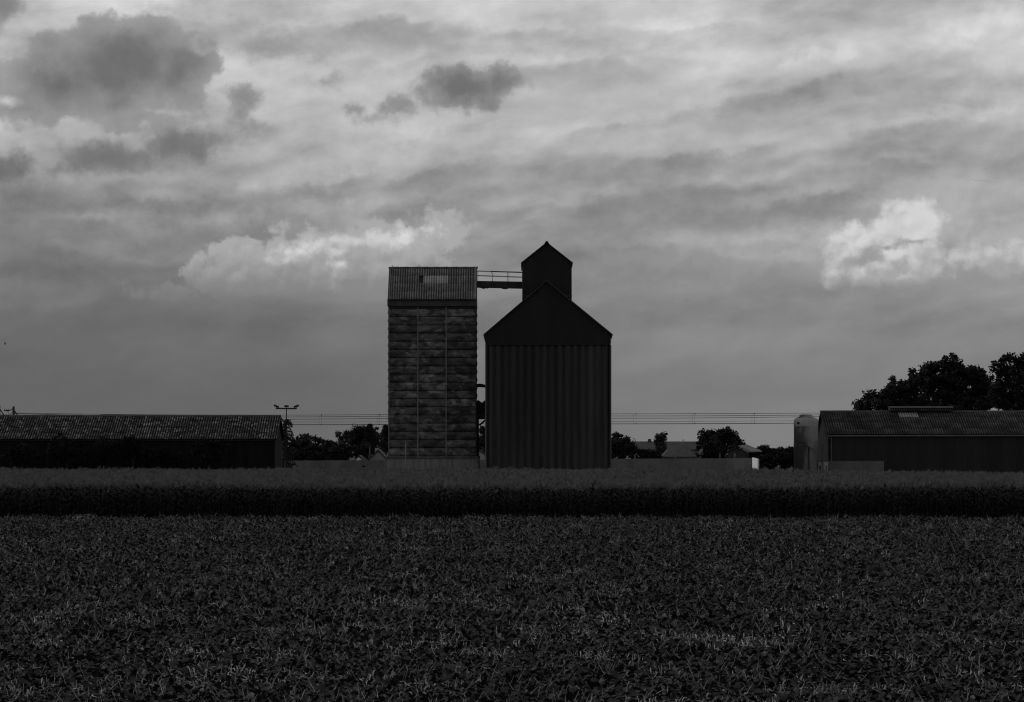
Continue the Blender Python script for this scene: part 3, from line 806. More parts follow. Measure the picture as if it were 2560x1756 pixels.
lad = MB().tube([(PX(2037.5, KY), KY - 1.2, 0), (PX(2037, KY), KY - 1.2, PZ(1118, KY)), (PX(2036, KY), KY - 1.2, PZ(1112, KY)), (PX(2039.5, KY), KY - 1.2, PZ(1102.5, KY))], .045, 8)
tag(put('bent_pipe', lad, M['gutter']), 'thin pale pipe with bent top between tank and barn', 'pipe')
tag(put('rusty_post', MB().tube([(PX(2055.5, KY), KY - .6, 0), (PX(2055, KY), KY - .6, PZ(1110, KY))], [.09, .075], 8), M['ledge']), 'rusty round post in front of the barn gable beside the tank', 'post')
cb = thing('meter_cabinet', 'small pale cabinet with dark doors and flat lid beside the tank', 'cabinet', (PX(2057, KY), KY - .2, 0))
put('body', MB().box(-.44, .44, -.25, .25, 0, PZ(1154, KY)), M['pale2'], cb)
put('lid', MB().box(-.52, .5, -.32, .3, PZ(1154, KY), PZ(1151, KY)), M['ledge'], cb)
put('door', MB().box(-.36, -.22, -.27, -.252, 1.2, PZ(1164, KY)), M['hose'], cb)
put('door', MB().box(.24, .38, -.27, -.252, 1.2, PZ(1164, KY)), M['ledge'], cb)

# ================================================================= boundary wall of concrete panels
WY = 394.0
bw_ = thing('boundary_wall', 'long grey precast concrete panel wall running behind the silos', 'wall', (0, 0, 0))
pstep = 48.0
k = 0
p = 664.0
ptop = lambda q: 1152.0 - (q - 700) * .0055
panel_h = PZ(ptop(900), WY)
pan = MB().box(.055, 48 * WY / F - .055, -.05, .05, 0, panel_h).mesh('panel', M['wall'])
pst = MB().box(-.09, .09, -.10, .10, 0, panel_h - .25).box(-.06, .06, -.085, .085, panel_h - .25, panel_h - .02).mesh('post', M['post'])
while p < 1880 - 1:
    put('post', pst, parent=bw_, loc=(PX(p, WY), WY, (1152 - ptop(p)) * WY / F))
    if p + pstep < 1880 - 1:
        put('panel', pan, parent=bw_, loc=(PX(p, WY), WY, (ptop(900) - ptop(p)) * WY / F - .0))
    p += pstep; k += 1
put('panel', MB().box(PX(p - pstep, WY) + .055, PX(1880, WY) - .02, WY - .05, WY + .05, 0, PZ(ptop(1870), WY)), M['wall'], bw_)
# bright return wall at the right end, running towards the field
wr = MB().add([(PX(1880, WY), WY - .2, 0), (PX(1894, 380), 380, 0), (PX(1894, 380), 380, PZ(1148, 380)), (PX(1880, WY), WY - .2, PZ(1144.3, WY)),
               (PX(1880, WY) + .15, WY - .2, 0), (PX(1894, 380) + .15, 380, 0), (PX(1894, 380) + .15, 380, PZ(1148, 380)), (PX(1880, WY) + .15, WY - .2, PZ(1144.3, WY))],
              [(0, 1, 2, 3), (4, 7, 6, 5), (0, 4, 5, 1), (3, 2, 6, 7), (1, 5, 6, 2), (0, 3, 7, 4)])
tag(put('return_wall', wr, M['white']), 'bright white wall section closing the end of the concrete panel wall', 'wall')
tag(put('gate_post', MB().box(PX(710.5, 358), PX(715, 358), 357.9, 358.2, 0, PZ(1152, 358)), M['post']), 'short pale square post beside the barn corner', 'post')
for pxx, top, lab in ((1587.5, 1136, 'thin pale post above the concrete wall in front of the low dark shrubbery'), (1689, 1136, 'thin pale post above the concrete wall in front of the hipped shed'),
                      (1800, 1133, 'thin pale post above the concrete wall in front of the big round tree')):
    tag(put('fence_post', MB().tube([(PX(pxx, 400), 400, 0), (PX(pxx, 400), 400, PZ(top, 400))], .05, 6), M['post']), lab, 'post', 'posts behind the concrete wall')
tag(put('road_sign', MB().tube([(PX(1837, 400), 400, 0), (PX(1837, 400), 400, PZ(1140, 400))], .04, 6).box(PX(1835, 400), PX(1839, 400), 399.9, 399.95, PZ(1140, 400), PZ(1134, 400)), M['pale']), 'small pale sign on a post behind the concrete wall under the big tree', 'sign')

# ================================================================= light mast
LMY = 352.0
lm = thing('light_mast', 'slim black floodlight mast with three lamps on a crossbar beside the barn', 'street lamp', (PX(716, LMY), LMY, 0))
s_ = LMY / F
put('pole', MB().tube([(0, 0, 0), (0, 0, PZ(1022, LMY))], [.07, .045], 8), M['lamp'], lm)
put('crossbar', MB().box(-26.5 * s_, 26 * s_, -.06, .06, PZ(1023.6, LMY), PZ(1020, LMY)), M['lamp'], lm)
for dx, a, w_ in ((-25.0, .42, 14), (.3, 0.0, 11.5), (25.0, -.32, 14)):
    fl = MB().prism([(-w_ / 2 * s_ * .85, -.085), (w_ / 2 * s_ * .85, -.085), (w_ / 2 * s_, .03), (w_ / 2 * s_ * .8, .09), (-w_ / 2 * s_ * .8, .09), (-w_ / 2 * s_, .03)], -.22, .22)
    ca, sa = math.cos(a), math.sin(-a)
    fl.v = [(q[0] * math.cos(-a) - q[2] * math.sin(-a), q[1], q[0] * math.sin(-a) + q[2] * math.cos(-a)) for q in fl.v]
    fo = put('floodlight', fl, M['lamp'], lm, loc=(dx * s_, 0, PZ(1016, LMY)))
    put('bracket', MB().box(-.03, .03, -.03, .03, -.17, -.02), M['lamp'], fo)

# ================================================================= overhead line
UY = 450.0
def pole_frame(px, top, label, with_struts=True):
    po = thing('line_pole', label, 'pole', (PX(px, UY), UY, 0))
    zt = PZ(top, UY)
    s2 = UY / F
    put('mast', MB().box(-2.6 * s2, 2.6 * s2, -.12, .12, 0, zt - .1).prism([(-2.6 * s2, zt - .1), (2.8 * s2, zt - .1), (2.4 * s2, zt + .05), (-1.6 * s2, zt + .05)], -.12, .12), M['steel'], po)
    if with_struts:
        put('strut', MB().tube([(2.0 * s2, 0, zt - .45), (13.5 * s2, 0, zt - 1.25), (30 * s2, 0, zt - 2.6)], .07, 6), M['steel'], po)
        put('cross_arm', MB().tube([(-1.5 * s2, 0, zt - .2), (-8 * s2, 0, zt - .42), (-22 * s2, 0, zt - .44)], .05, 6), M['steel'], po)
        put('arm_brace', MB().tube([(-2 * s2, 0, zt - .65), (-10.5 * s2, 0, zt - .95), (-15 * s2, 0, zt - .5)], .035, 6), M['steel'], po)
        for q in (-22, -17, -12):
            put('insulator', MB().lathe([(.001, -.12), (.06, -.1), (.1, -.02), (.06, .03), (.1, .07), (.001, .12)], 8, (q * s2, 0, zt - .42)), M['steel'], po)
    return po
pole_frame(34, 1017.5, 'dark line pole with insulator arm and raking strut above the lichen-roofed barn')
pole_frame(-2, 1014.5, 'dark line pole with raking strut at the far end of the lichen-roofed barn')
for pxx, tp in ((1150, 1030), (2115, 1031)):
    pole_frame(pxx, tp, 'plain line pole standing behind the panel-clad tower' if pxx < 1500 else 'plain line pole standing behind the dark barn with skylight', False)
wires = [  # y at px 34, 1150, 2115 and the sag of each span
    (1033, 1035.0, 1032.6, 4.2, 1.2, .020), (1034.5, 1038.0, 1036.8, 6.5, 3.0, .022), (1037.5, 1043.2, 1040.5, 7.8, 4.0, .022),
    (1043, 1053.0, 1051.0, 6.5, 2.2, .013), (1052, 1059.7, 1057.3, 5.8, 1.5, .028)]
wl = ['topmost wire of the overhead line', 'second wire down of the overhead line', 'third wire down of the overhead line', 'faint fourth wire down of the overhead line', 'lowest thick wire of the overhead line']
def wire_y(wd, px):
    a, b, c, s1_, s2_, r = wd
    if px < 1150: t = (px - 34) / 1116.0; return a + (b - a) * t + 4 * s1_ * t * (1 - t)
    t = (px - 1150) / 965.0; return b + (c - b) * t + 4 * s2_ * t * (1 - t)
wob = []
for i, wd in enumerate(wires):
    pts = [W(p_, wire_y(wd, p_), UY + i * .12) for p_ in range(34, 1151, 62)] + [W(1150 + q * 965.0 / 20, wire_y(wd, 1150 + q * 965.0 / 20), UY + i * .12) for q in range(1, 21)]
    w_ = tag(put('overhead_wire', MB().tube(pts, wd[5] * 1.35, 5), M['wire']), wl[i], 'wire', 'wires of the overhead line')
    wob.append(w_)
for q in (800, 945, 1586, 1733, 1882):
    for dx in (-2, 4):
        put('dropper', MB().tube([W(q + dx, wire_y(wires[0], q + dx), UY + .05), W(q + dx, wire_y(wires[4], q + dx), UY + .45)], .012, 4), M['wire'], wob[0])
        if dx > 0:
            put('clamp', MB().box(-.05, .05, -.04, .04, -.10, .06), M['wire'], wob[0], loc=W(q + dx, wire_y(wires[0], q + dx), UY))
            put('clamp', MB().box(-.05, .05, -.04, .04, -.05, .07), M['wire'], wob[4], loc=W(q + dx, wire_y(wires[4], q + dx), UY + .48))

# ================================================================= houses and sheds behind the wall
def gable_house(name, label, cat, pxa, pya, hw_l, hw_r, pye, Y, depth, wall_m, roof_m, rz=0.0, chimney=None, over=.12, door=False):
    """front gable faces the field; pxa,pya = apex, hw = half widths in px at the eave row pye"""
    h = thing(name, label, cat, (PX(pxa, Y), Y, 0), rz)
    s = Y / F
    zr, zE = PZ(pya, Y), PZ(pye, Y)
    l, r = -hw_l * s, hw_r * s
    put('wall', MB().prism([(l, 0), (r, 0), (r, zE), (0, zr), (l, zE)], 0, depth), wall_m, h)
    rf2 = put('roof', MB().prism([(l * 1.04, zE - .04 * (zr - zE)), (0, zr + .06), (0, zr + .20), (l * 1.06, zE + .08)], -over, depth + over)
              .prism([(r * 1.04, zE - .04 * (zr - zE)), (0.001, zr + .06), (0.001, zr + .20), (r * 1.06, zE + .08)], -over, depth + over), roof_m, h)
    if chimney:
        put('chimney', MB().box(chimney[0] * s - .22, chimney[0] * s + .22, chimney[2], chimney[2] + .5, zr - 1.2, zr + chimney[1]), M['pale2'], rf2)
    if door:
        put('doorway', MB().box(l * .55, r * .55, -.02, .0 - .004, 0, zE * .9), M['hole'], h)
    return h
def ridge_house(name, label, cat, p0, p1, pyr, pye, Y, half, wall_m, roof_m, hip=0.0):
    """ridge parallel to the picture, roof slope faces the field"""
    x0, x1 = PX(p0, Y), PX(p1, Y)
    h = thing(name, label, cat, ((x0 + x1) / 2, Y, 0))
    w_ = (x1 - x0) / 2
    zr, zE = PZ(pyr, Y + half), PZ(pye, Y)
    put('wall', MB().box(-w_ + .15, w_ - .15, .15, 2 * half - .15, 0, zE), wall_m, h)
    hp_ = hip
    vv = [(-w_, 0, zE), (w_, 0, zE), (w_, 2 * half, zE), (-w_, 2 * half, zE), (-w_ + hp_, half, zr), (w_ - hp_, half, zr),
          (-w_, 0, zE - .12), (w_, 0, zE - .12), (w_, 2 * half, zE - .12), (-w_, 2 * half, zE - .12)]
    rf2 = put('roof', MB().add(vv, [(0, 1, 5, 4), (2, 3, 4, 5), (1, 2, 5), (3, 0, 4), (6, 7, 1, 0), (7, 8, 2, 1), (8, 9, 3, 2), (9, 6, 0, 3), (9, 8, 7, 6)]), roof_m, h)
    return h, rf2

lh, lhr = ridge_house('long_building', 'long low dark-roofed building with small chimney behind the concrete wall', 'building', 1575, 1750, 1104, 1124, 470, 5, M['pale'], M['slate'])
for px0_, px1_ in ((1600, 1612), (1636, 1648), (1690, 1702)):
    put('window', MB().box(PX(px0_, 470) - lh.location.x, PX(px1_, 470) - lh.location.x, .12, .146, 1.0, 2.2), M['hole'], lh)
put('chimney', MB().box(-.28, .28, -.25, .25, -.8, .0).box(-.2, .2, -.18, .18, 0, .28), M['slate'], lhr, loc=(PX(1624, 475) - lh.location.x, 5, PZ(1101.5, 475) - .1))
put('antenna', MB().tube([(0, 0, -.3), (0, 0, .24)], .02, 5).tube([(-.16, 0, .2), (.16, 0, .2)], .015, 5).tube([(-.12, 0, .12), (.12, 0, .12)], .015, 5), M['rail'], lhr, loc=(PX(1708, 475) - lh.location.x, 5, PZ(1104, 475)))
ridge_house('hipped_shed', 'low shed with hipped grey tiled roof in front of the long dark-roofed building', 'shed', 1657, 1742, 1116.5, 1142, 430, 3.5, M['trim'], M['tileroof'], hip=.9)
# open shed with pale roof, turned to the right
osd = thing('open_shed', 'open-fronted shed with pale roof sloping away beside the big round tree', 'shed', (PX(1868, 424), 424, 0))
oo = osd.location
A_, B_, C_, D_ = W(1846, 1114.5, 424), W(1866, 1111, 436), W(1876.5, 1128.5, 424), W(1905, 1127.5, 436)
E_, G_ = Vector((2 * A_.x - C_.x, A_.y, C_.z)), Vector((2 * B_.x - D_.x, B_.y, D_.z))
def slab3(q, th=.12):
    q = [p_ - oo for p_ in q]
    return MB().add(q + [p_ - Vector((0, 0, th)) for p_ in q], [(0, 1, 2, 3), (7, 6, 5, 4), (0, 4, 5, 1), (1, 5, 6, 2), (2, 6, 7, 3), (3, 7, 4, 0)])
put('roof', slab3([A_, C_, D_, B_]), M['paleroof'], osd)
put('rear_slope', slab3([A_, B_, G_, E_]), M['slate'], osd)
put('gable_wall', MB().prism([(E_.x - oo.x + .2, 0), (C_.x - oo.x - .4, 0), (C_.x - oo.x - .4, C_.z - .05), (A_.x - oo.x, A_.z - .2), (E_.x - oo.x + .2, E_.z - .15)], .3, .42), M['slate'], osd)
for P_ in (C_, D_, (C_ + D_) / 2):
    put('post', MB().box(P_.x - oo.x - .35, P_.x - oo.x - .2, P_.y - oo.y + .05, P_.y - oo.y + .2, 0, P_.z - .1), M['slate'], osd)
put('rear_wall', MB().box(G_.x - oo.x + .2, D_.x - oo.x - .2, D_.y - oo.y - .3, D_.y - oo.y - .15, 0, D_.z - .15), M['hole'], osd)
gable_house('cottage', 'small white gabled cottage showing over the concrete wall below the dense trees', 'house', 897, 1142, 12, 12.5, 1154, 425, 8, M['white'], M['slate'])
gable_house('cottage', 'grey gabled cottage with pale chimney next to the foot of the panel-clad tower', 'house', 945, 1128, 23, 24, 1152, 428, 9, M['pale'], M['slate'], chimney=(-3.5, .35, .6))
gable_house('cottage', 'pale gabled cottage glimpsed in the gap between tower and silo', 'house', 1198, 1129, 22, 22, 1143, 430, 8, M['pale2'], M['slate'])
ridge_house('farmhouse', 'farmhouse with broad dark slate roof behind the grey gabled cottage', 'house', 941, 1010, 1106.5, 1124, 470, 4, M['pale'], M['slate'])
sl = thing('street_lamp', 'small curved street lamp standing behind the long dark-roofed building', 'street lamp', (PX(1588, 485), 485, 0))
put('pole', MB().tube([(0, 0, 0), (0, 0, PZ(1099.5, 485)), (-.1, 0, PZ(1098, 485)), (-.26, 0, PZ(1097.3, 485))], .04, 6), M['rail'], sl)
put('lamp_head', MB().box(-.32, -.12, -.08, .08, PZ(1098.4, 485), PZ(1096.6, 485)), M['lamp'], sl)


# ================================================================= trees
def leaf_cloud(lobes, n, size, seed, shell=.55, droop=0.0):
    """lobes: (centre, rx, ry, rz). each lobe is broken into clumps of leaf sprays, with gaps left between the clumps"""
    rnd = random.Random(seed)
    mb = MB()
    wsum = [l[1] * l[3] for l in lobes]; tot = sum(wsum)
    vv, ff = [], []
    for (c, rx, ry, rz), w_ in zip(lobes, wsum):
        nl = max(60, int(n * w_ / tot))
        rm = (rx * rz) ** .5
        cr = max(size * 1.9, rm * .34)                       # clump radius
        ncl = max(4, int(7 + 5.0 * (rm / cr) ** 2 * .72))
        for _ in range(ncl):
            d = Vector((rnd.gauss(0, 1), rnd.gauss(0, 1), rnd.gauss(0, 1))).normalized() * (shell + (1.16 - shell) * rnd.random() ** .8)
            cc = Vector((c.x + d.x * rx, c.y + d.y * ry, c.z + d.z * rz))
            k2 = cr * rnd.uniform(.45, 1.1)
            for q in range(max(8, nl // ncl)):
                e = Vector((rnd.gauss(0, 1), rnd.gauss(0, 1), rnd.gauss(0, .75)))
                if e.length > 1.9: e *= 1.9 / e.length
                p0 = cc + e * k2 * .52
                a = (e * .5 + Vector((rnd.gauss(0, 1), rnd.gauss(0, 1), rnd.gauss(0, .7)))).normalized()
                b = (Matrix.Rotation(rnd.uniform(0, 6.28), 3, a) @ a.orthogonal().normalized())
                s = size * rnd.uniform(.55, 1.25)
                k_ = len(vv)
                vv += [p0 - a * s * .6, p0 + b * s * .36, p0 + a * s * .6, p0 - b * s * .36]
                ff.append((k_, k_ + 1, k_ + 2, k_ + 3))
    return mb.add(vv, ff)
def limbs(base, lobes, r0, seed, fork=.35):
    rnd = random.Random(seed + 7)
    zt = max(l[0].z for l in lobes)
    cx_ = sum(l[0].x for l in lobes) / len(lobes); cy_ = sum(l[0].y for l in lobes) / len(lobes)
    top = Vector((base.x * .4 + cx_ * .6, base.y * .4 + cy_ * .6, zt * .85))
    mb = MB()
    tr = [base + (top - base) * t + Vector((rnd.uniform(-.15, .15), rnd.uniform(-.15, .15), 0)) * (1 if 0 < t < 1 else 0) for t in (0, .08, .3, .55, .8, 1)]
    mb.tube(tr, [r0 * 1.35, r0, r0 * .85, r0 * .6, r0 * .35, r0 * .12], 8)
    for (c, rx, ry, rz) in lobes:
        t = max(.18, min(.75, (c.z - rz * .8) / max(top.z, .1) * .8))
        s = base + (top - base) * t
        mid = s.lerp(c, .5) + Vector((0, 0, rz * .18))
        rr_ = r0 * .45 * (1 - t * .5)
        mb.tube([s, mid, c, c + (c - s).normalized() * min(rx, rz) * .6], [rr_, rr_ * .7, rr_ * .4, rr_ * .12], 6)
        for q in range(3):
            e = c + Vector((rnd.uniform(-.7, .7) * rx, rnd.uniform(-.7, .7) * ry, rnd.uniform(-.3, .8) * rz))
            mb.tube([mid, mid.lerp(e, .6), e], [rr_ * .45, rr_ * .3, rr_ * .08], 5)
    return mb
def tree(name, label, px, Y, lob, n, size, seed, leafm='leaf', r0=.3, cat='tree', group=None, shell=.5, depth=1.0):
    rnd = random.Random(seed * 3 + 1)
    t = thing(name, label, cat, (PX(px, Y), Y, 0), 0, group)
    s = Y / F
    L_ = []
    for (lx, ly, rx, rz) in lob:
        c = W(lx, ly, Y) - Vector((PX(px, Y), Y, 0))
        c.y = rnd.uniform(-1, 1) * .5 * max(rx, rz) * s * depth
        L_.append((c, rx * s, max(rx, rz) * s * depth, rz * s))
    put('trunk', limbs(Vector((0, 0, 0)), L_, r0, seed), M['bark'], t)
    put('crown', leaf_cloud(L_, n, size, seed, shell), M[leafm], t, fix=False)
    return t
def conifer(name, label, px, top, halfw, basepy, Y, n, seed, size=.22, droop=.25, cat='tree'):
    t = thing(name, label, cat, (PX(px, Y), Y, 0))
    s = Y / F
    zt, zb = PZ(top, Y), max(.4, PZ(basepy, Y))
    Rb = halfw * s
    put('trunk', MB().tube([(0, 0, 0), (0, 0, zt * .5), (0, 0, zt - .1)], [.22, .14, .02], 7), M['bark'], t)
    rnd = random.Random(seed); vv, ff = [], []
    tiers = 16
    br = MB()
    for k_ in range(tiers):
        z = zb + (zt - zb) * (k_ + rnd.uniform(-.2, .2)) / tiers
        rr_ = Rb * (1 - (z - zb) / (zt - zb)) ** .85 + .12
        nb = 9
        for j in range(nb):
            a = 6.283 * j / nb + rnd.uniform(-.3, .3)
            ln = rr_ * rnd.uniform(.75, 1.12)
            tip = Vector((math.cos(a) * ln, math.sin(a) * ln, z - droop * ln + rnd.uniform(-.1, .1)))
            st_ = Vector((0, 0, z + .1))
            br.tube([st_, tip], [.03, .01], 4)
            for q in range(max(4, n // (tiers * nb))):
                u = rnd.random() ** .7
                p0 = st_.lerp(tip, u) + Vector((rnd.gauss(0, .5), rnd.gauss(0, .5), rnd.gauss(0, .3))) * size
                ax = ((tip - st_).normalized() + Vector((rnd.gauss(0, .4), rnd.gauss(0, .4), rnd.gauss(0, .3)))).normalized()
                b = (Matrix.Rotation(rnd.uniform(0, 6.28), 3, ax) @ ax.orthogonal().normalized())
                sz_ = size * rnd.uniform(.6, 1.3); k0 = len(vv)
                vv += [p0 - ax * sz_ * .6, p0 + b * sz_ * .25, p0 + ax * sz_ * .7, p0 - b * sz_ * .25]
                ff.append((k0, k0 + 1, k0 + 2, k0 + 3))
    cr = put('crown', MB().add(vv, ff), M['leaf2'], t, fix=False)
    put('branches', br, M['bark'], t)
    return t

tree('oak_tree', 'large spreading tree behind the skylit barn, its crown stepping down to one side', 2345, 386,
     [(2158, 1016, 22, 16), (2182, 1000, 22, 20), (2222, 992, 36, 24), (2255, 968, 34, 26), (2295, 948, 34, 30), (2335, 925, 34, 26), (2385, 912, 36, 22), (2360, 950, 50, 34), (2420, 938, 42, 24),
      (2455, 930, 14, 10), (2300, 1000, 70, 30), (2400, 985, 66, 36), (2450, 965, 34, 26), (2240, 1015, 60, 20), (2390, 1020, 90, 18), (2160, 1024, 26, 10), (2200, 1008, 40, 18), (2470, 990, 40, 36), (2440, 1010, 60, 20)], 36000, .30, 21, r0=.55, shell=.25)
tree('oak_tree', 'large dense tree behind the skylit barn, taller than the spreading tree beside it', 2570, 380,
     [(2518, 897, 20, 13), (2500, 918, 24, 16), (2535, 925, 40, 24), (2580, 908, 36, 22), (2525, 962, 44, 34), (2580, 960, 60, 44), (2640, 930, 60, 46), (2545, 1005, 60, 26), (2640, 1000, 70, 40), (2492, 985, 24, 26)],
     22000, .30, 22, r0=.5, shell=.25)
# left background
def weeping(name, label, px, Y):
    t = thing(name, label, 'tree', (PX(px, Y), Y, 0))
    zt = PZ(1046, Y)
    put('trunk', MB().tube([(0, 0, 0), (.05, 0, zt * .6), (.15, 0, zt - .2), (.3, 0, zt)], [.2, .15, .06, .02], 7), M['bark'], t)
    rnd = random.Random(8); vv, ff = [], []; br = MB()
    for k_ in range(46):
        z = 1.5 + (zt - 1.6) * (k_ / 46.0)
        a = rnd.uniform(0, 6.283)
        ln = (1 - (z / zt)) * 1.5 + .55 + rnd.uniform(0, .35)
        pts = [Vector((math.cos(a) * ln * u, math.sin(a) * ln * u, z + .42 * math.sin(u * 2.3) - .5 * u * u)) for u in (0, .35, .7, 1)]
        br.tube(pts, [.04, .03, .02, .008], 4)
        for q in range(70):
            u = rnd.random(); i = min(2, int(u * 3)); p0 = pts[i].lerp(pts[i + 1], u * 3 - i) + Vector((rnd.gauss(0, .05), rnd.gauss(0, .05), rnd.gauss(0, .05) - .05))
            ax = Vector((rnd.gauss(0, .3) + math.cos(a) * .4, rnd.gauss(0, .3), -.6)).normalized(); b = ax.orthogonal().normalized(); s3 = rnd.uniform(.1, .22); k0 = len(vv)
            vv += [p0 - ax * s3 * .3, p0 + b * s3 * .22, p0 + ax * s3, p0 - b * s3 * .22]; ff.append((k0, k0 + 1, k0 + 2, k0 + 3))
    put('crown', MB().add(vv, ff), M['leaf2'], t, fix=False); put('branches', br, M['bark'], t)
weeping('weeping_conifer', 'conifer with drooping frond-like branches peeking past the barn gable', 709, 372)
tree('broadleaf_tree', 'low rounded tree mass just beyond the floodlight mast', 760, 430, [(745, 1112, 34, 20), (775, 1108, 30, 20), (805, 1118, 30, 16), (760, 1135, 60, 22), (735, 1130, 30, 22)], 9000, .26, 31, r0=.18)
conifer('conifer_tree', 'small pointed conifer rising from the low trees beyond the floodlight mast', 766, 1086, 16, 1125, 434, 1600, 32)
tree('broadleaf_tree', 'low scrubby tree between the floodlight mast and the dense round tree', 835, 436, [(826, 1120, 24, 14), (850, 1114, 18, 12), (835, 1138, 50, 20)], 5000, .26, 33, r0=.15)
tree('broadleaf_tree', 'dense round tree behind the small white cottage', 895, 458, [(856, 1090, 14, 10), (868, 1096, 22, 16), (890, 1088, 24, 16), (912, 1086, 26, 20), (930, 1094, 20, 24), (895, 1112, 44, 30), (920, 1120, 32, 28), (888, 1075, 8, 8)], 12000, .26, 34, r0=.25)
conifer('conifer_tree', 'slim conifer spire standing out of the dense round tree', 925, 1060, 13, 1105, 446, 1600, 35)
conifer('conifer_tree', 'pointed dark conifer close beside the panel-clad tower', 964, 1062, 21, 1125, 450, 2600, 36)
tree('hedge_bush', 'rounded dark bush just behind the concrete wall below the low scrubby tree', 840, 420, [(838, 1146, 38, 22), (815, 1150, 24, 16)], 5000, .24, 37, r0=.12, cat='bush', leafm='shrub')
tree('hedge_bush', 'low dark bush behind the concrete wall next to the floodlight mast', 745, 412, [(745, 1150, 40, 22), (790, 1152, 30, 18)], 4000, .24, 38, r0=.12, cat='bush', leafm='shrub')
tree('broadleaf_tree', 'dark round tree glimpsed in the gap between tower and silo', 1209, 442, [(1209, 1092, 22, 22), (1206, 1118, 26, 24)], 5000, .26, 39, r0=.2)
# right background
tree('broadleaf_tree', 'dark rounded tree against the flank of the steel silo', 1548, 440, [(1548, 1102, 22, 18), (1530, 1112, 24, 20), (1562, 1120, 20, 20), (1545, 1132, 36, 22)], 9000, .26, 41, r0=.22)
tree('broadleaf_tree', 'narrow upright tree in front of the long dark-roofed building', 1652, 455, [(1650, 1092, 7, 11), (1658, 1094, 6, 9), (1652, 1108, 12, 14), (1654, 1126, 15, 18), (1648, 1142, 18, 14)], 5500, .22, 42, r0=.14)
tree('hedge_bush', 'low dark shrubbery below the long dark-roofed building', 1610, 420, [(1600, 1140, 26, 14), (1628, 1140, 24, 14)], 4000, .24, 43, r0=.1, cat='bush', leafm='shrub')
tree('broadleaf_tree', 'big round tree beside the open shed with pale roof', 1798, 432,
     [(1812, 1082, 18, 14), (1792, 1090, 24, 18), (1770, 1098, 20, 20), (1826, 1096, 22, 20), (1800, 1112, 46, 32), (1762, 1122, 20, 24), (1840, 1118, 16, 18), (1800, 1138, 50, 22), (1852, 1106, 5, 6)], 15000, .26, 44, r0=.28, shell=.3)
for i, (pxx, lob) in enumerate(((1918, [(1905, 1124, 12, 8), (1925, 1128, 20, 9)]), (1955, [(1948, 1130, 18, 8), (1968, 1128, 14, 7)]), (1982, [(1982, 1130, 16, 7)]))):
    tree('far_tree', 'far low tree on the skyline ' + ('next to the open shed', 'midway between the open shed and the tank', 'touching the flank of the tank')[i], pxx, 620, lob, 2500, .34, 50 + i, r0=.2, group='far skyline trees')
tree('hedge_bush', 'broad dark bush between the white wall end and the tank', 1945, 400, [(1945, 1155, 40, 20), (1915, 1158, 24, 20), (1975, 1150, 22, 22), (1905, 1168, 18, 16)], 8000, .24, 55, r0=.12, cat='bush', leafm='shrub')
# shrubs along the left barn
for i, (pxx, lob, lab) in enumerate((
        (60, [(45, 1135, 32, 26), (75, 1142, 28, 24)], 'dark shrub against the barn wall below the line poles'),
        (165, [(150, 1125, 30, 34), (185, 1130, 26, 34)], 'tall dark shrub reaching the barn eaves'),
        (255, [(240, 1130, 30, 32), (275, 1126, 24, 28), (300, 1135, 26, 28)], 'broad dark shrub covering the barn wall'),
        (330, [(325, 1112, 20, 20), (340, 1130, 28, 28)], 'dark shrub overlapping the lichen-speckled roof edge'),
        (420, [(400, 1140, 30, 24), (430, 1148, 24, 18)], 'low dark shrub against the middle of the barn wall'),
        (520, [(510, 1128, 34, 28), (545, 1135, 28, 26)], 'dark leafy shrub nearest the barn gable'))):
    tree('wall_shrub', lab, pxx, 342, lob, 5000, .16, 60 + i, leafm='shrub', r0=.08, cat='shrub', group='shrubs along the barn wall', depth=.55)


# ================================================================= birds
def bird(name, label, loc, length, rz, pitch, flying, flap=.6, s_=1.0):
    b = thing(name, label, 'bird', loc, rz)
    L_ = length
    prof = [(.0005, -.5), (.04, -.46), (.05, -.30), (.10, -.16), (.125, 0), (.115, .16), (.08, .26), (.075, .32), (.07, .38), (.035, .43), (.012, .45), (.0005, .52)]
    mb = MB().lathe([(r * L_, z * L_) for r, z in prof], 10)
    mb.box(-.06 * L_, .06 * L_, -.012 * L_, .012 * L_, -.62 * L_, -.40 * L_)
    # lathe axis z -> forward axis x
    cp, sp = math.cos(pitch), math.sin(pitch)
    mb.v = [(z * cp - (-y) * sp * 0 - y * sp, x, z * sp + y * cp) for x, y, z in mb.v]
    put('body', mb, M['bird'], b, smooth=True)
    if flying:
        for s in (-1, 1):
            w_ = MB()
            pts = [(.18, 0), (.24, .35), (.05, .75), (-.12, .8), (-.16, .4), (-.14, 0)]
            top = [(x * L_, s * y * L_, abs(y) * L_ * flap + .03 * L_) for x, y in pts]
            bot = [(x, y, z - .02 * L_) for x, y, z in top]
            n_ = len(pts)
            w_.add(top + bot, [tuple(range(n_)), tuple(range(2 * n_ - 1, n_ - 1, -1))] + [(k_, (k_ + 1) % n_, (k_ + 1) % n_ + n_, k_ + n_) for k_ in range(n_)])
            put('wing', w_, M['bird'], b)
    else:
        for s in (-1, 1):
            put('leg', MB().tube([(-.02 * L_, s * .04 * L_, -.10 * L_), (0, s * .04 * L_, -.30 * L_)], .012 * L_, 5), M['bird'], b)
    return b
zr_ = z_ridge + .10
bird('bird', 'small dark bird perched on the tower ridge near its gable end', (PX(981.5, TY + TD / 2), TY + TD / 2, zr_ + .075), .27, R(180), R(42), False)
bird('bird', 'small dark bird perched on the tower ridge above the skylight', (PX(1048.5, TY + TD / 2), TY + TD / 2, zr_ + .075), .25, R(180), R(46), False)
bird('bird', 'tiny dark bird flying high in the open sky over the lichen-roofed barn', tuple(W(12.5, 861, 300)), .20, R(200), R(-12), True, .9)
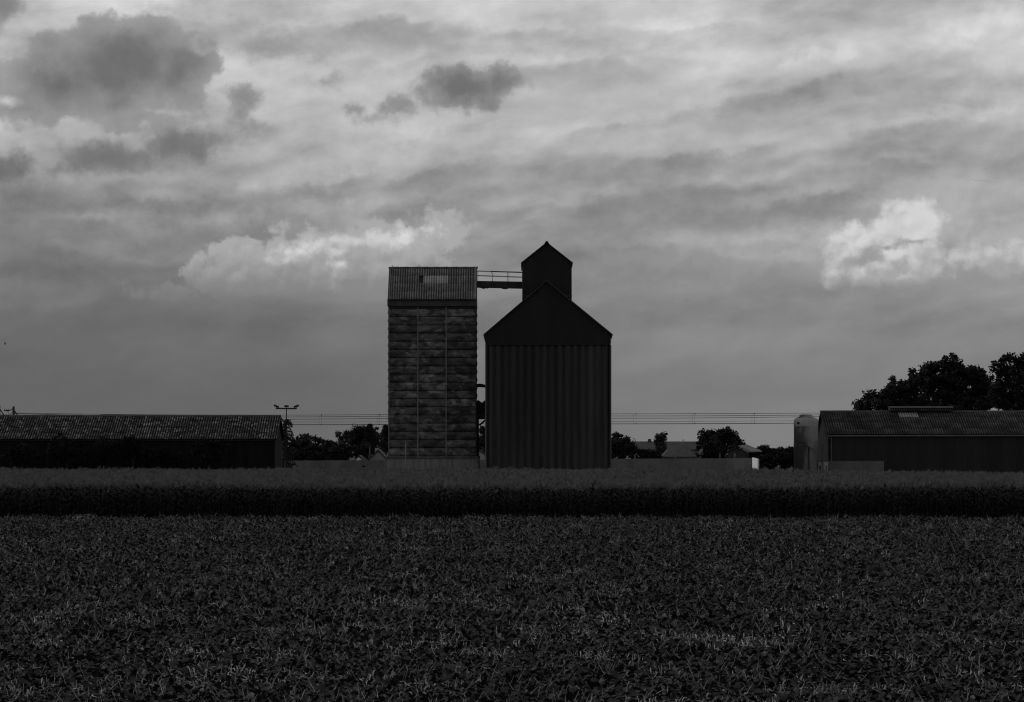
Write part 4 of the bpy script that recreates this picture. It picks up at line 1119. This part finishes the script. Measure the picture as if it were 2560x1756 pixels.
bird('bird', 'dark crow flying low over the maize in front of the concrete wall', tuple(W(909, 1167, 345)), .50, R(188), R(-4), True, .22)


# ================================================================= crops (nobody could count them)
def scatter(name, protos, mats, pts, origin, label, cat):
    """one mesh that carries its own plant shapes plus planting points; geometry nodes set the plants out"""
    V, Fc, MI, pid = [], [], [], []
    for k_, mb in enumerate(protos):
        b = len(V); V += mb.v; Fc += [tuple(b + i for i in f) for f in mb.f]; MI += mb.mi; pid += [k_] * len(mb.v)
    nproto = len(V)
    V += [p[0] for p in pts]
    me = bpy.data.meshes.new(name)
    me.from_pydata(V, [], Fc)
    for m_ in mats: me.materials.append(m_)
    me.polygons.foreach_set('material_index', MI)
    me.polygons.foreach_set('use_smooth', [True] * len(Fc))
    kind = me.attributes.new('plant', 'INT', 'POINT')
    kind.data.foreach_set('value', pid + [100 + p[3] for p in pts])
    rot = me.attributes.new('turn', 'FLOAT_VECTOR', 'POINT')
    flat = [0.0] * (3 * nproto)
    for p in pts: flat += list(p[1])
    rot.data.foreach_set('vector', flat)
    scl = me.attributes.new('size', 'FLOAT_VECTOR', 'POINT')
    flat = [1.0] * (3 * nproto)
    for p in pts: flat += list(p[2])
    scl.data.foreach_set('vector', flat)
    o_ = bpy.data.objects.new(name, me)
    col.objects.link(o_); o_.location = origin
    o_['kind'] = 'stuff'
    tag(o_, label, cat)
    ng = bpy.data.node_groups.new(name + '_planting', 'GeometryNodeTree')
    ng.interface.new_socket('Geometry', in_out='INPUT', socket_type='NodeSocketGeometry')
    ng.interface.new_socket('Geometry', in_out='OUTPUT', socket_type='NodeSocketGeometry')
    N_ = ng.nodes; Lk = ng.links
    gi = N_.new('NodeGroupInput'); go = N_.new('NodeGroupOutput'); jn = N_.new('GeometryNodeJoinGeometry')
    def attr(nm, ty):
        a = N_.new('GeometryNodeInputNamedAttribute'); a.data_type = ty; a.inputs['Name'].default_value = nm; return a.outputs['Attribute']
    kd, tr, sz_ = attr('plant', 'INT'), attr('turn', 'FLOAT_VECTOR'), attr('size', 'FLOAT_VECTOR')
    e2r = N_.new('FunctionNodeEulerToRotation'); Lk.new(tr, e2r.inputs[0])
    def eq(val):
        c = N_.new('FunctionNodeCompare'); c.data_type = 'INT'; c.operation = 'EQUAL'
        ii = [i for i in c.inputs if i.type == 'INT']; Lk.new(kd, ii[0]); ii[1].default_value = val
        return c.outputs[0]
    for k_ in range(len(protos)):
        sg = N_.new('GeometryNodeSeparateGeometry'); sg.domain = 'POINT'; Lk.new(gi.outputs[0], sg.inputs[0]); Lk.new(eq(k_), sg.inputs[1])
        sp = N_.new('GeometryNodeSeparateGeometry'); sp.domain = 'POINT'; Lk.new(gi.outputs[0], sp.inputs[0]); Lk.new(eq(100 + k_), sp.inputs[1])
        ip = N_.new('GeometryNodeInstanceOnPoints')
        Lk.new(sp.outputs[0], ip.inputs['Points']); Lk.new(sg.outputs[0], ip.inputs['Instance'])
        Lk.new(e2r.outputs[0], ip.inputs['Rotation']); Lk.new(sz_, ip.inputs['Scale'])
        Lk.new(ip.outputs[0], jn.inputs[0])
    Lk.new(jn.outputs[0], go.inputs[0])
    md = o_.modifiers.new('planting', 'NODES'); md.node_group = ng
    return o_


def strip(mb, pts, widths, side, mi, fold=0.0):
    vv = []
    for p, w_ in zip(pts, widths): vv += [p - side * w_, p + side * w_]
    mb.add(vv, [(2 * i, 2 * i + 1, 2 * i + 3, 2 * i + 2) for i in range(len(pts) - 1)], mi)


def bean_plant(seed, pods=2, shoots=2):
    rnd = random.Random(seed); mb = MB()
    for q in range(44):
        a, r = rnd.uniform(0, 6.283), .36 * math.sqrt(rnd.random())
        z = .16 + .30 * rnd.random() ** .6 * (1 - (r / .42) ** 2 * .6)
        p = Vector((math.cos(a) * r, math.sin(a) * r, z))
        nrm = Vector((rnd.gauss(0, .55), rnd.gauss(0, .55), 1)).normalized()
        d = Vector((math.cos(a + rnd.gauss(0, .8)), math.sin(a + rnd.gauss(0, .8)), rnd.uniform(-.5, .3))); d = (d - nrm * d.dot(nrm)).normalized()
        e = nrm.cross(d); s = rnd.uniform(.042, .078)
        base, tip = p - d * s, p + d * s * 1.25
        mb.add([base, p + e * s * .72 + nrm * s * .22, tip, p - e * s * .72 + nrm * s * .22, p - d * s * .05], [(0, 4, 1), (4, 2, 1), (0, 3, 4), (4, 3, 2)], 0)
    for q in range(pods):      # pods and stems
        a, r = rnd.uniform(0, 6.283), .34 * math.sqrt(rnd.random())
        p = Vector((math.cos(a) * r, math.sin(a) * r, .30 + .17 * rnd.random()))
        d = Vector((rnd.gauss(0, .7), rnd.gauss(0, .7), rnd.gauss(.1, .7))).normalized()
        L_ = rnd.uniform(.05, .12); bend = Vector((rnd.gauss(0, .35), rnd.gauss(0, .35), rnd.gauss(-.1, .3))) * L_
        pts = [p + d * L_ * (t - .5) + bend * (4 * t * (1 - t)) * .5 for t in (0, .35, .7, 1)]
        mb.tube(pts, [.004, .0085, .0085, .003], 4, 1, cap=False)
    for q in range(shoots):    # taller shoots
        a = rnd.uniform(0, 6.283); p = Vector((math.cos(a) * .2, math.sin(a) * .2, .32))
        e = p + Vector((rnd.gauss(0, .08), rnd.gauss(0, .08), rnd.uniform(.12, .24)))
        mb.tube([p, p.lerp(e, .5) + Vector((.012, 0, 0)), e], [.004, .0035, .0025], 4, 1 if q == 0 else 0, cap=False)
    return mb


rnd = random.Random(77)
pts = []
OY = 128.0
y = 51.0
while y < 207.0:
    hwid = 1280.0 / F * y + 3.5
    dx = .40 if y < 110 else .44
    x = -hwid
    while x < hwid:
        xx, yy = x + rnd.uniform(-.17, .17), y + rnd.uniform(-.17, .17)
        hN = mnoise.noise(Vector((xx * .45, yy * .28, 3.1))) + .6 * mnoise.noise(Vector((xx * 1.2, yy * .9, 9.0)))
        hh = 1.0 + .42 * hN + rnd.uniform(-.16, .16)
        if not (hN < -.62 and rnd.random() < .6):
            sc_ = rnd.uniform(.85, 1.18)
            pts.append(((xx, yy - OY, 0.0), (rnd.gauss(0, .08), rnd.gauss(0, .08), rnd.uniform(0, 6.283)), (sc_, sc_, sc_ * hh),
                        rnd.choice((4, 5)) if mnoise.noise(Vector((xx * .33, yy * .22, 21.0))) + .7 * mnoise.noise(Vector((xx * 1.1, yy * .8, 5.0))) + rnd.gauss(0, .22) > (.46 if yy < 95 else .62) else rnd.randrange(4)))
        x += dx
    y += .40 if y < 110 else .46
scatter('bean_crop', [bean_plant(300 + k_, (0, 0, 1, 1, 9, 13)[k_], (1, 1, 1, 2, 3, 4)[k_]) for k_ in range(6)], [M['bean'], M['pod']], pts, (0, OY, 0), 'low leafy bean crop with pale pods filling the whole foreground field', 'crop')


def maize_plant(seed):
    rnd = random.Random(seed); mb = MB()
    hgt = rnd.uniform(1.93, 2.15)
    mb.tube([(0, 0, 0), (0, 0, hgt * .55), (rnd.uniform(-.03, .03), rnd.uniform(-.03, .03), hgt)], [.016, .013, .006], 4, 1, cap=False)
    a0 = rnd.uniform(0, 6.283)
    for k_ in range(12):
        z = .35 + (hgt - .45) * k_ / 11
        a = a0 + k_ * math.pi + rnd.gauss(0, .45)
        L_ = (.78 - .30 * abs(k_ / 11 - .5) * 2) * rnd.uniform(.8, 1.1)
        d = Vector((math.cos(a), math.sin(a), 0)); e = Vector((-d.y, d.x, 0))
        up = rnd.uniform(.45, .75) + .25 * k_ / 11; dr = rnd.uniform(.5, 1.0) * (1.0 - .35 * k_ / 11)
        pp = [Vector((0, 0, z)) + d * L_ * t * (.85) + Vector((0, 0, L_ * (up * t - dr * t * t))) for t in (0, .25, .5, .75, 1)]
        strip(mb, pp, [.018, .042, .045, .032, .003], e, 0)
    for k_ in range(9):
        a = rnd.uniform(0, 6.283); t_ = 0 if k_ == 0 else rnd.uniform(.25, .55)
        b = Vector((0, 0, hgt - .03)); tip = b + Vector((math.cos(a) * t_ * .35, math.sin(a) * t_ * .35, .30 * (1.1 - t_ * .7)))
        mb.tube([b, b.lerp(tip, .5) + Vector((0, 0, .02)), tip], [.010, .015, .006], 3, 2, cap=False)
    return mb


pts = []
OY = 270.0
y = 206.5
row = 0
while y < 342.0:
    hwid = 1280.0 / F * y + 5.0
    depth_in = y - 206.5
    dx = .19 if depth_in < 6 else (.30 if depth_in < 30 else .40)
    x = -hwid
    while x < hwid:
        # far edge comes nearer towards the right
        lim = 341.5 - max(0.0, (x - 8.0)) * 1.5
        if y < lim:
            xx, yy = x + rnd.uniform(-.06, .06) * (dx / .19), y + rnd.uniform(-.1, .1)
            hN = mnoise.noise(Vector((xx * .12, yy * .05, 1.7))) * .06 + rnd.gauss(0, .04)
            sc_ = 1.0 + hN
            lean = .07
            pts.append(((xx, yy - OY, 0.0), (rnd.gauss(0, .05), rnd.gauss(lean, .06), rnd.uniform(0, 6.283)), (sc_, sc_, sc_), rnd.randrange(6)))
        x += dx
    y += .72 if depth_in < 30 else .80
    row += 1
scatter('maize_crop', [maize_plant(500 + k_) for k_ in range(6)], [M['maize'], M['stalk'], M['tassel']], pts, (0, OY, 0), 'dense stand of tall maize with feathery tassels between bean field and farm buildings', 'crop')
